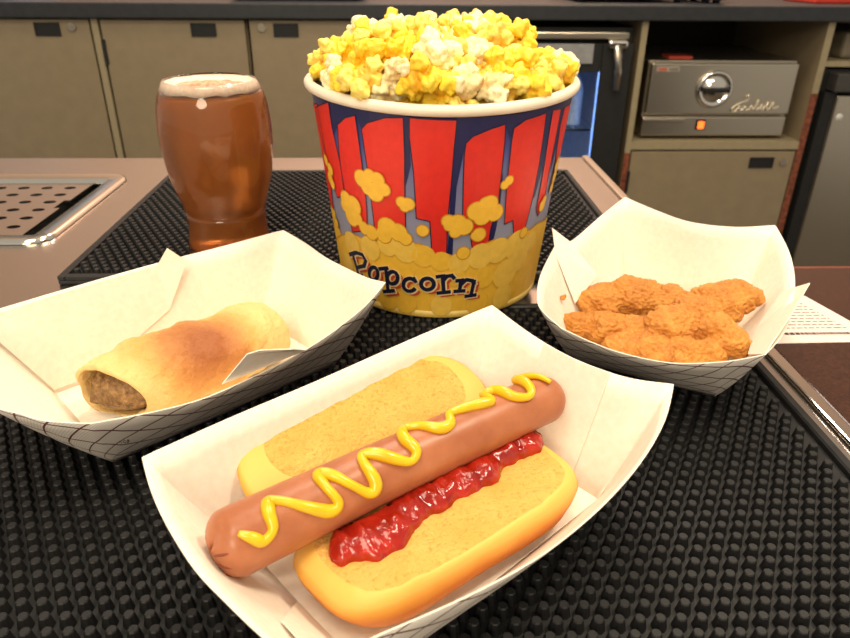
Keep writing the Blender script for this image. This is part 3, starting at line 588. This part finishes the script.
SL, SR, SRAD = Vector((-.0592, .1768, .0430)), Vector((.0622, .2589, .0445)), .0114
def saxis(s):
    p = SL.lerp(SR, s); p.z += .001*(1-(2*s-1)**2); return p
def sausage():
    t = thing('sausage', (.002, .226, .028), 'brown cooked frankfurter lying in the open bun', 'sausage')
    v = []; f = []; n = 48; rings = []
    e = (SR-SL).normalized(); N = ZZ.cross(e).normalized(); U = e.cross(N)
    for i in range(13): a = R(90)*(1-i/12); rings.append((0, -math.sin(a)*SRAD*.80, max(.0002, math.cos(a))))
    for i in range(1, 40): rings.append((i/40, 0, 1))
    for i in range(13): a = R(90)*i/12; rings.append((1, math.sin(a)*SRAD*.9, max(.0002, math.cos(a))))
    for ri, (s, off, k) in enumerate(rings):
        c = saxis(s)+e*off
        for j in range(n):
            a = 2*math.pi*j/n; r_ = SRAD*k*(1.07-.10*s+.015*math.sin(s*9+1))
            d = (U*math.cos(a)+N*math.sin(a)); pp = d*r_
            if s == 0 and k < .98:      # puckered end
                cr = max(0, math.cos(a*3.0+.7))**6; pp *= 1-.10*cr; c2 = c+e*(.0022*cr*(1-k)+.0012*(1-k))
            else: c2 = c
            v.append(c2+pp+d*noise.noise((c+pp)*160)*.0002)
    for i in range(len(rings)-1):
        for j in range(n): f.append((i*n+j, i*n+(j+1) % n, (i+1)*n+(j+1) % n, (i+1)*n+j))
    m = MT('frankfurter_skin'); n1 = m.noise(45, 5, .6); n2 = m.noise(700, 2)
    m.col(m.ramp(n1, [(.28, srgb(156, 90, 58)), (.55, srgb(174, 107, 71)), (.8, srgb(186, 121, 84))])).set(Roughness=.36); m.bump(n2, .08, .0004)
    m.b.inputs['Subsurface Weight'].default_value = .12; m.b.inputs['Subsurface Radius'].default_value = (.004, .0015, .0008)
    mesh('skin', v, f, m.m, t)
    cm = plain('split_crease', srgb(128, 58, 34), .5)
    for a0 in (205, 238, 268, 300):
        pts = []
        for q in range(9):
            a = R(90)*(.30+.62*q/8); th = R(a0); r_ = SRAD*math.sin(a)*1.005
            pts.append(saxis(0)-e*math.cos(a)*SRAD*.80+(U*math.cos(th)+N*math.sin(th))*r_)
        tube('end_crease', pts, lambda q: .00045*math.sin(math.pi*(q*.9+.05))+.0001, cm, t, 6)
sausage()
def mustard():
    e = (SR-SL).normalized(); N = ZZ.cross(e).normalized(); U = e.cross(N); pts = []
    for s, a, ex in MUSTARD: pts.append((s, a*.98))
    P = catmull([(s, a/100, 0) for s, a in pts], 6); W = []
    for i, q in enumerate(P):
        a = R(q.y*100); W.append(saxis(q.x)+(U*math.cos(a)+N*math.sin(a))*(SRAD+.0010))
    m = MT('yellow_mustard'); m.col(m.ramp(m.noise(120, 3), [(.3, srgb(222, 176, 10)), (.7, srgb(236, 196, 22))])).set(Roughness=.28); m.b.inputs['Coat Weight'].default_value = .3
    o_ = tube('mustard', W, lambda q: (.0021+.0004*math.sin(q*70))*min(1, .45+q*14, .4+(1-q)*16), m.m, None, 12)
    tag(o_, 'zigzag line of yellow mustard along the top of the sausage', 'mustard')
mustard()
def ketchup():
    a, b = Vector((-.0262, .1780, 0)), Vector((.0605, .2480, 0)); d = (b-a).normalized(); nn = Vector((d.y, -d.x, 0))
    v = []; f = []; n = 28; L = 150
    for i in range(L+1):
        q = i/L; end = min(1, (q*16)**.5, ((1-q)*16)**.5); c = a.lerp(b, q)+nn*(.0035*noise.noise(Vector((q*7, 2, 0))))
        near = (.0072+.0045*noise.noise(Vector((q*10, 9, 1))))*end+.0003; far = (.0085)*end+.0003; h = (.0062+.002*noise.noise(Vector((q*13, 4, 4))))*end
        near *= 1+.45*max(0, min(1, (.34-q)/.16))
        for k in range(n):
            th = 2*math.pi*k/n; x, z = math.cos(th), math.sin(th)
            lat = x*(near if x > 0 else far)
            p = c+nn*lat+ZZ*(.0325+(z*h if z > 0 else z*.0035))
            if z > -.1: p += Vector((0, 0, 1))*(noise.noise(p*330)*.0016+noise.noise(p*800)*.0007)*min(1, end*1.2); p += nn*noise.noise(p*260+Vector((5, 5, 5)))*.0012*max(0, x)
            v.append(p)
    for i in range(L):
        for k in range(n): f.append((i*n+k, i*n+(k+1) % n, (i+1)*n+(k+1) % n, (i+1)*n+k))
    f.append(tuple(range(n))); f.append(tuple(L*n+k for k in range(n)))
    m = MT('tomato_ketchup'); m.col(m.ramp(m.noise(150, 4), [(.3, srgb(132, 18, 10)), (.7, srgb(178, 38, 20))])).set(Roughness=.13); m.b.inputs['Coat Weight'].default_value = .2; m.bump(m.noise(420, 3), .35, .0008)
    m.b.inputs['Subsurface Weight'].default_value = .2; m.b.inputs['Subsurface Radius'].default_value = (.003, .0006, .0003)
    tag(mesh('ketchup', v, f, m.m), 'glossy red ketchup smeared along the bun below the sausage', 'ketchup')
ketchup()

# ------------------------------------------------------------------ meat pastry
def pastry():
    t = thing('meat_pastry', (-.12, .335, .0105), 'baked golden pastry roll with meat filling at its open end', 'pastry')
    A, Bq = Vector((-.1485, .3010, 0)), Vector((-.0760, .3765, 0)); e = (Bq-A).normalized(); nn = Vector((e.y, -e.x, 0)); L = (Bq-A).length
    NR, n = 60, 56; v = []; f = []; bk = []
    for i in range(NR+1):
        s = i/NR
        w_ = .0205*(1-.10*math.cos(s*6.3))*(1 if s < .8 else math.sqrt(max(.02, 1-((s-.8)/.2)**2.4)))*(.86+.14*min(1, s*7))
        h = .0320*(1+.06*math.sin(s*7+.6))*(1 if s < .72 else math.sqrt(max(.03, 1-((s-.72)/.28)**2.2)))*(.84+.16*min(1, s*6))
        for k in range(n):
            a = 2*math.pi*k/n; x, z = math.cos(a), math.sin(a)
            lat = math.copysign(abs(x)**.85, x)*w_; zz = h*.46+math.copysign(abs(z)**(.8 if z > 0 else .55), z)*h*(.54 if z > 0 else .46)
            c = A+e*(s*L)+nn*(.0035*math.sin(s*3.1))
            # lip of the open end reaches further over the filling
            if s < .2: c = c+e*((.009*x-.006*max(0, z))*(1-s/.2))
            p = c+nn*lat+ZZ*(.0100+zz)
            q = noise.noise(p*70)*.0022+noise.noise(p*190)*.0010
            fold = .0012*math.exp(-((s-.16-.03*math.sin(a*2))/.025)**2)*max(0, z)
            dirn = (nn*x+ZZ*z)
            p += dirn*(q-fold); p.z = max(.0100, p.z); v.append(p)
            b = math.exp(-((s-.42)/.25)**2)*max(0, min(1, (z*.8+x*.55)))**1.1
            bk.append(b)
    for i in range(NR):
        for k in range(n): f.append((i*n+k, i*n+(k+1) % n, (i+1)*n+(k+1) % n, (i+1)*n+k))
    f.append(tuple(NR*n+k for k in range(n)))
    m = MT('baked_pastry'); at = attr(m, 'bake'); n1 = m.noise(55, 5, .6); n2 = m.noise(260, 4)
    fz = m.math('ADD', at, m.math('MULTIPLY', m.math('SUBTRACT', n1, .5), .5))
    m.col(m.ramp(fz, [(.06, srgb(230, 196, 130)), (.28, srgb(218, 168, 94)), (.55, srgb(190, 126, 64)), (.9, srgb(158, 90, 42))])).set(Roughness=.6); m.bump(n2, .8, .0022)
    o_ = mesh('crust', v, f, m.m, t); setattr_f(o_, 'bake', bk)
    sm = o_.modifiers.new('thickness', 'SOLIDIFY'); sm.thickness = .0022; sm.offset = -1
    # filling
    v = []; f = []; nn2 = 40
    for i in range(21):
        a = -math.pi/2+math.pi*i/20
        for k in range(nn2):
            b = 2*math.pi*k/nn2; dx = math.cos(a)*math.cos(b); dy = math.cos(a)*math.sin(b); dz = math.sin(a)
            p = A+e*(.0110+dx*.0175+dy*.007)+nn*dy*.0178+ZZ*(.0232+dz*.0125); p += Vector((dx, dy, dz))*(noise.noise(p*190)*.0032+noise.noise(p*520)*.0014); v.append(p)
    for i in range(20):
        for k in range(nn2): f.append((i*nn2+k, i*nn2+(k+1) % nn2, (i+1)*nn2+(k+1) % nn2, (i+1)*nn2+k))
    m = MT('minced_meat'); m.col(m.ramp(m.noise(330, 5, .7), [(.3, srgb(84, 58, 32)), (.52, srgb(142, 106, 62)), (.75, srgb(186, 150, 98))])).set(Roughness=.5); m.bump(m.noise(420, 4), .8, .002)
    mesh('meat_filling', v, f, m.m, t)
    sp = A+e*(L*.37)+nn*.002+ZZ*.0432
    bm = bmesh.new(); bmesh.ops.create_icosphere(bm, subdivisions=2, radius=.0011, matrix=Matrix.Translation(sp)); from_bm('burnt_speck', bm, plain('burnt', srgb(60, 26, 12), .6), t, True)
pastry()

# ------------------------------------------------------------------ lumpy star-shaped bodies (chicken, popcorn)
def lump_mesh(name, lobes, voxel, mats, amp=0, freq=100, amp2=0, freq2=300, seed=0, smooth=2):
    """union of overlapping round lobes, remeshed to one skin and roughened"""
    bm = bmesh.new()
    for c, r_ in lobes: bmesh.ops.create_icosphere(bm, subdivisions=3, radius=r_, matrix=Matrix.Translation(Vector(c)))
    me = bpy.data.meshes.new(name); bm.to_mesh(me); bm.free()
    tmp = bpy.data.objects.new('tmp', me); COL.objects.link(tmp)
    md = tmp.modifiers.new('remesh', 'REMESH'); md.mode = 'VOXEL'; md.voxel_size = voxel
    if smooth: sm_ = tmp.modifiers.new('smooth', 'SMOOTH'); sm_.iterations = smooth; sm_.factor = .5
    dg = bpy.context.evaluated_depsgraph_get(); out = bpy.data.meshes.new_from_object(tmp.evaluated_get(dg)); out.name = name
    bpy.data.objects.remove(tmp); bpy.data.meshes.remove(me)
    cr = []; nrm = [v.normal.copy() for v in out.vertices]
    for v, n_ in zip(out.vertices, nrm):
        p = v.co; cr.append(p.length)
        v.co = p+n_*(noise.noise(p*freq+Vector((seed, 0, 0)))*amp+noise.noise(p*freq2+Vector((0, seed, 0)))*amp2)
    out.materials.clear(); out.materials.append(mats)
    out.polygons.foreach_set('material_index', [0]*len(out.polygons)); out.polygons.foreach_set('use_smooth', [True]*len(out.polygons))
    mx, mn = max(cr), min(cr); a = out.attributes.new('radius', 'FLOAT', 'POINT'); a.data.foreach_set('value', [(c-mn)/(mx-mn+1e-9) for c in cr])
    out.update(); return out
def chicken_mat():
    t = MT('golden_breading'); n1 = t.noise(70, 5, .65); n2 = t.noise(480, 5, .7)
    c0_ = t.ramp(n1, [(.30, srgb(168, 90, 26)), (.5, srgb(200, 124, 42)), (.72, srgb(224, 158, 70))])
    oi = t.n('ShaderNodeObjectInfo'); c = t.mix(t.math('MULTIPLY', oi.outputs['Random'], .4), c0_, srgb(186, 112, 34))
    t.col(t.mix(t.ramp(n2, [(.35, (0, 0, 0, 1)), (.75, (.55, .55, .55, 1))]), c, srgb(236, 176, 86))).set(Roughness=.55); t.bump(n2, .7, .0022)
    return t.m
M['bread'] = chicken_mat()
def tender(label, loc, lobes, seed):
    me = lump_mesh('chicken_tender', [((x, y, z), r_) for x, y, z, r_ in lobes], .0008, M['bread'], .0036, 105, .0017, 480, seed)
    o_ = bpy.data.objects.new('chicken_tender', me); COL.objects.link(o_); o_.location = loc; o_.scale = (1, 1, .72)
    tag(o_, label, 'chicken piece', 'breaded chicken pieces in the paper tray'); return o_
tender('breaded chicken piece resting at the back of its tray', (.1465, .391, .0270), [(-.020, .000, 0, .017), (.0, .002, .004, .019), (.020, -.006, .003, .017), (.030, -.012, .002, .013)], 3)
tender('largest breaded chicken piece, forked, lying on top of the others', (.174, .362, .0330), [(0, 0, 0, .017), (.016, .010, .003, .016), (.033, .018, .006, .0135), (.024, .016, .004, .013), (-.016, -.010, .000, .015), (-.024, -.014, .0, .013), (.006, -.018, -.002, .014), (.010, -.026, -.003, .012)], 11)
tender('small paler breaded chicken piece under the forked one', (.1225, .3610, .0235), [(-.016, .007, 0, .012), (0, 0, .002, .0145), (.013, -.008, .003, .0135)], 21)
tender('long thin breaded chicken piece along the near wall of its tray', (.148, .3320, .0250), [(-.022, .005, 0, .0125), (-.008, .001, 0, .0145), (.010, -.001, 0, .0145), (.022, -.001, .0, .012)], 31)
cme = lump_mesh('crumb', [((0, 0, 0), .0016), ((.0012, 0, .001), .0012)], .0003, M['bread'], .0004, 600)
o = bpy.data.objects.new('breading_crumb', cme); COL.objects.link(o); o.location = (.0965, .3745, .0400); tag(o, 'tiny golden crumb stuck to the paper beside the chicken', 'crumb')

# ================================================================== popcorn bucket
BX, BY, BZ, RT, RB, BH = .0267, .4807, .0092, .0866, .0714, .1390
RIMW = .0020      # the paper rim is pressed slightly out of round: dips at the front, rises at the sides
def cone_pt(th, z, off=0.0):
    r_ = RB+(RT-RB)*z/BH+off; a = R(th); return Vector((BX+r_*math.sin(a), BY-r_*math.cos(a), BZ+z-z/BH*RIMW*math.cos(2*a)))
bk = thing('popcorn_bucket', (BX, BY, BZ), 'large red, blue and yellow printed paper bucket heaped with popcorn', 'bucket')
def flat(name, c, rough=.42, var=.03): return plain(name, c, rough, var=var, scale=200)
gm = MT('bucket_background'); tc = gm.n('ShaderNodeSeparateXYZ'); gm.l(gm.coord(), tc.inputs[0])
gz = gm.math('MULTIPLY', gm.math('SUBTRACT', tc.outputs[2], BZ), 1/BH)
gm.col(gm.ramp(gz, [(.30, srgb(158, 158, 172)), (.62, srgb(122, 124, 160)), (.82, srgb(60, 64, 124)), (.95, srgb(34, 36, 92))])).set(Roughness=.42)
th_ = .0008
lathe('paper_wall', [(RB, 0), (RB, .001), (RB+(RT-RB)*.33, BH*.33), (RB+(RT-RB)*.66, BH*.66), (RT, BH), (RT-th_, BH), (RB-th_, .012), (RB-th_, .006)], 128, gm.m, bk, (BX, BY, BZ))
lathe('bottom_disc', [(.0001, .006), (RB-th_, .006), (RB-th_, .005), (.0001, .005)], 64, M['paper'], bk, (BX, BY, BZ))
rimp = [(RT+.0010+.0032*math.cos(2*math.pi*i/14), BH+.0005+.0034*math.sin(2*math.pi*i/14)) for i in range(14)]
lathe('rolled_rim', rimp, 128, plain('cream_rim', srgb(244, 232, 210), .45, var=.02), bk, (BX, BY, BZ), True)
lathe('base_seam', [(RB+.0002, .0), (RB+.0006, .0005), (RB+.0012, .0052), (RB+.0007, .0054)], 128, plain('yellow_base', srgb(226, 196, 110), .45), bk, (BX, BY, BZ))

for o_ in bk.children:
    for v_ in o_.data.vertices:
        a_ = math.atan2(v_.co.x-BX, -(v_.co.y-BY)); v_.co.z -= (v_.co.z-BZ)/BH*RIMW*math.cos(2*a_)
def decal(name, polys, layer, m, parent):
    """flat print: polygons in (angle, height) laid on the bucket wall"""
    bm = bmesh.new()
    for P in polys:
        try: bm.faces.new([bm.verts.new((x*.0014, min(z, BH-.0028), 0)) for x, z in P])
        except ValueError: pass
    bmesh.ops.triangulate(bm, faces=bm.faces[:])
    xs = [v.co.x for v in bm.verts]; x = math.ceil(min(xs)/.0056)*.0056
    while x < max(xs):
        bmesh.ops.bisect_plane(bm, geom=bm.verts[:]+bm.edges[:]+bm.faces[:], plane_co=(x, 0, 0), plane_no=(1, 0, 0), dist=1e-7); x += .0056
    for v in bm.verts: v.co = cone_pt(v.co.x/.0014, v.co.y, .00012*layer+.0001)
    for fc in bm.faces:
        fc.normal_update(); c = fc.calc_center_median()
        if fc.normal.dot(Vector((c.x-BX, c.y-BY, 0))) < 0: fc.normal_flip()
    me = bpy.data.meshes.new(name); bm.to_mesh(me); bm.free(); me.materials.append(m)
    return link(name, me, parent)
def stroke(P, wd, closed=False):
    out = []; k = len(P)
    Q = [Vector((R(x)*.08, z)) for x, z in P]
    for i in range(k if closed else k-1):
        a, b = Q[i], Q[(i+1) % k]; d = (b-a)
        if d.length < 1e-6: continue
        d.normalize(); n_ = Vector((-d.y, d.x))*wd/2; e_ = d*wd*.35
        out.append([(math.degrees(p.x/.08), p.y) for p in (a-n_-e_, b-n_+e_, b+n_+e_, a+n_-e_)])
    return out
def disc(th, z, r_, n=16): return [(th+math.degrees(r_*math.cos(2*math.pi*i/n)/.08), z+r_*math.sin(2*math.pi*i/n)) for i in range(n)]
RED, NAV, YEL, OUT = flat('red_print', srgb(222, 44, 34)), flat('navy_print', srgb(30, 32, 84)), flat('yellow_print', srgb(242, 190, 62)), flat('amber_print', srgb(204, 142, 38))
PALE, INK = flat('pale_yellow_print', srgb(242, 198, 84)), flat('ink_print', srgb(24, 26, 52))
sh = lambda P, d: [(x+d, z) for x, z in P]
for d in (0, 180):
    decal('navy_stripe', [sh(P, d) for P in NAVY], 1, NAV, bk)
    for P in REDS:
        decal('red_stripe', [sh(P, d)], 2, RED, bk)
        decal('stripe_outline', [sh(q, d) for q in stroke(P, .0007, True)], 3, INK, bk)
    for P in (sh(REDS[2], 110), sh(REDS[4], 89)):
        decal('red_stripe', [sh(P, d)], 2, RED, bk)
        decal('stripe_outline', [sh(q, d) for q in stroke(P, .0007, True)], 3, INK, bk)
    decal('popcorn_band', [[(x, z) for x, z in sh([(-68, .054)]+BAND+[(75, .058), (112, .060), (112, .001)], d)]+[(x+d, .001) for x in (75, 40, 0, -40, -68)]], 4, YEL, bk)
    decal('band_outline', [sh(q, d) for q in stroke(BAND, .0009)], 5, OUT, bk)
    for th, z, r_ in BANDLUMPS:
        z = max(z, r_+.002)
        o_ = decal('popcorn_outline', [sh(disc(th, z, r_+.0004), d)], 6, OUT if False else flat('soft_amber', srgb(230, 178, 64)), bk) if z < .058 else None
        if z < .058: decal('popcorn_print', [sh(disc(th, z, r_), d)], 7, PALE if rng.random() < .5 else YEL, bk)
    for bl in BLOBS:
        decal('popcorn_outline', [sh(disc(th, z, r_+.0007), d) for th, z, r_ in bl], 8, OUT, bk)
        decal('popcorn_print', [sh(disc(th, z, r_), d) for th, z, r_ in bl], 9, YEL, bk)
RSH, HALO = flat('red_letter_shadow', srgb(196, 70, 40)), flat('cream_halo', srgb(240, 216, 160))
for d in (0, 180):
    for name, strokes in LETTERS.items():
        wd = .0028
        def pl(w_, sx=0, sz=0):
            out = []
            for s in strokes:
                s2 = [(x+sx+d, z+sz) for x, z in s]; out += stroke(s2, w_)
            return out
        lt = decal('letter_'+name.split('_')[0], pl(wd), 14, INK, bk)
        decal('letter_halo', pl(wd+.0014, .3, -.0003), 12, HALO, lt)
        decal('letter_shadow', pl(wd*.9, 2.0, -.0020), 11, RSH, lt)

# ------------------------------------------------------------------ popcorn
def pop_mat(name, a, b, c):
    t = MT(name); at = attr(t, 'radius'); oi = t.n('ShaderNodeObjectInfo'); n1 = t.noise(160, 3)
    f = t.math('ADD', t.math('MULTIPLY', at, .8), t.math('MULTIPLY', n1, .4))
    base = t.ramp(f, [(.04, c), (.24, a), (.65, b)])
    hs = t.n('ShaderNodeHueSaturation'); t.l(base, hs.inputs['Color']); t.l(t.math('MULTIPLY_ADD', oi.outputs['Random'], .22), hs.inputs['Value']); hs.inputs['Value'].links[0].from_node.inputs[2].default_value = .92
    t.l(hs.outputs[0], t.b.inputs['Base Color']); t.set(Roughness=.5); t.bump(t.noise(700, 3), .15, .0006)
    t.b.inputs['Subsurface Weight'].default_value = .25; t.b.inputs['Subsurface Radius'].default_value = (.004, .003, .001); return t.m
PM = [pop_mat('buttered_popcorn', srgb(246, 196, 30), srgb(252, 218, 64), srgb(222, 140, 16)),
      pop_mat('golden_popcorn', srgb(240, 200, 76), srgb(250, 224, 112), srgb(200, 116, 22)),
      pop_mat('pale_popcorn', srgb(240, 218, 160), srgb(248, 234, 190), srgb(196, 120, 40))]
KIND = ['bright yellow buttered popcorn piece', 'golden yellow popcorn piece', 'pale cream popcorn piece']
meshes = {}; coarse = {}
for kind in range(3):
    for k in range(6):
        lob = []; nl = rng.randint(7, 11)
        for i in range(nl):
            d = Vector((rng.gauss(0, 1), rng.gauss(0, 1), rng.gauss(0, 1))).normalized(); lob.append((d*rng.uniform(.0050, .0090), rng.uniform(.0030, .0054)))
        lob.append((Vector((0, 0, 0)), .0058))
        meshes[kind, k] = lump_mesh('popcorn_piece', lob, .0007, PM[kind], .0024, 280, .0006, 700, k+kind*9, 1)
        if kind < 2 and k < 2: coarse[kind, k] = lump_mesh('popcorn_piece', lob, .0016, PM[kind], .0012, 260, 0, 700, k+kind*9, 1)
def heap(x, y):
    r_ = math.hypot(x, y)/.083
    h = .006+.026*(1-min(1, r_)**4)+.011*noise.noise(Vector((x*45+3, y*45, 1)))+.004*noise.noise(Vector((x*90, y*90, 5)))
    if x > .040: h -= .014*min(1, (x-.040)/.035)
    return BZ+BH+h
pts = []; tries = 0
while tries < 26000:
    tries += 1
    x, y = rng.uniform(-.092, .092), rng.uniform(-.092, .092); r_ = math.hypot(x, y)
    if r_ > .0800: continue
    layer = rng.choice((0, 0, 1)); z = heap(x, y)-layer*.013-rng.uniform(0, .004)
    if r_ > .070 and z < BZ+BH+.010: z = BZ+BH+.010
    p = Vector((BX+x, BY+y, z))
    if all((p-q[0]).length > .0135 for q in pts): pts.append((p, layer))
pts.sort(key=lambda q: (q[1], q[0].y))
nvis = 0; rest = []
for p, layer in pts:
    kind = rng.choices((0, 1, 2), (5, 4, 2.4))[0]; me = meshes[kind, rng.randrange(6)]; s = rng.uniform(.92, 1.28)
    rot = Matrix.Rotation(rng.uniform(0, 6.28), 4, 'Z')@Matrix.Rotation(rng.uniform(0, 6.28), 4, 'X')@Matrix.Rotation(rng.uniform(0, 6.28), 4, 'Y')
    if nvis < 300:
        o_ = bpy.data.objects.new('popcorn_piece', me); COL.objects.link(o_); o_.matrix_world = Matrix.Translation(p)@rot@Matrix.Scale(s, 4)
        tag(o_, KIND[kind]+' heaped in the bucket', 'popcorn', KIND[kind]+'s heaped in the bucket'); nvis += 1
    else: rest.append((me, Matrix.Translation(p)@rot@Matrix.Scale(s, 4)))
# what lies beneath the top layer: popcorn nobody could count
bm = bmesh.new()
for k in range(420):
    a = rng.uniform(0, 6.28); r_ = .062*math.sqrt(rng.random()); x, y = r_*math.cos(a), r_*math.sin(a)
    rest.append((coarse[rng.choice((0, 0, 1)), rng.randrange(2)], Matrix.Translation((BX+x, BY+y, min(heap(x, y)-.022, BZ+BH+.014)-rng.uniform(0, .02)))@Matrix.Rotation(rng.uniform(0, 6.28), 4, (rng.random(), rng.random(), .3))@Matrix.Scale(1.25, 4)))
V = []; F = []; AT = []
for me, mt in rest:
    o0 = len(V); V += [tuple(mt@v.co) for v in me.vertices]; F += [tuple(o0+i for i in p.vertices) for p in me.polygons]; AT += [d_.value for d_ in me.attributes['radius'].data]
if V:
    o_ = mesh('popcorn', V, F, PM[0]); setattr_f(o_, 'radius', AT)
    tag(o_, 'yellow popcorn filling the bucket beneath the top pieces', 'popcorn', kind='stuff')

# ================================================================== beer glass
g = thing('beer_glass', (-.141, .535, .0092), 'curved pint glass of amber beer with a thin foam head', 'glass')
GC = (-.141, .535, .0092)
outer = [(.0001, 0), (.026, 0), (.0315, .0008), (.0330, .003), (.0322, .009), (.0310, .018), (.0306, .026), (.0308, .0325), (.0302, .0345), (.0314, .0365), (.0338, .046), (.0368, .056), (.0392, .066), (.0406, .077), (.0416, .087), (.0418, .097), (.0413, .107), (.0402, .116), (.0384, .1230), (.0346, .1315), (.0334, .1330)]
def sm(prof, n=4): return [(max(.0001, p.x), p.y) for p in catmull([(a, b, 0) for a, b in prof], n)]
outer_s = sm(outer)
wall = .0018
inner = [(max(.0001, r_-wall), z) for r_, z in outer if z >= .018]; inner_s = sm([(.0001, .004), (.020, .0042), (.0275, .0060), (.0290, .010)]+inner)
gl = MT('clear_glass'); gl.col((1, .99, .97, 1)).set(Roughness=.0, IOR=1.45); gl.b.inputs['Transmission Weight'].default_value = 1
lathe('glass_wall', outer_s+[(.0327, .1339)]+inner_s[::-1], 72, gl.m, g, GC)
bm_ = MT('amber_beer'); bm_.col(srgb(226, 142, 72)).set(Roughness=.18, IOR=1.33); bm_.b.inputs['Transmission Weight'].default_value = .62
bm_.b.inputs['Subsurface Weight'].default_value = .0
zl = .1275
liq = [(r_+.0004, z-.0003) for r_, z in inner_s if z < zl]; rl = liq[-1][0]
lathe('beer', liq+[(rl*.5, zl), (.0001, zl)], 72, bm_.m, g, GC)
v = []; f = []; n = 72
fp = [(.0001, .1283), (.012, .1284), (.022, .1287), (.0262, .1294), (.0295, .1314), (.0322, .1328), (.0340, .1298), (.0356, .1262), (.030, .1262), (.0001, .1262)]
for j, (r_, z) in enumerate(fp):
    for i in range(n):
        a = 2*math.pi*i/n; q = noise.noise(Vector((math.cos(a)*6, math.sin(a)*6, j*.3)))
        zz = z+(q*.0008 if j < 6 else q*.0018 if j < 8 else 0); v.append((GC[0]+r_*math.cos(a), GC[1]+r_*math.sin(a), GC[2]+zz))
for j in range(len(fp)-1):
    for i in range(n): f.append((j*n+i, j*n+(i+1) % n, (j+1)*n+(i+1) % n, (j+1)*n+i))
fm_ = MT('beer_foam'); fm_.col(fm_.ramp(fm_.noise(350, 4), [(.3, srgb(236, 206, 180)), (.7, srgb(248, 232, 214))])).set(Roughness=.7); fm_.bump(fm_.noise(900, 3), .4, .0008)
ff = MT('thin_foam'); ff.col(ff.ramp(ff.noise(260, 4), [(.35, srgb(170, 112, 74)), (.65, srgb(224, 190, 156))])).set(Roughness=.5)
mesh('foam', v, f, [fm_.m, ff.m], g, True, [1 if k < 3*n else 0 for k in range(len(f))])
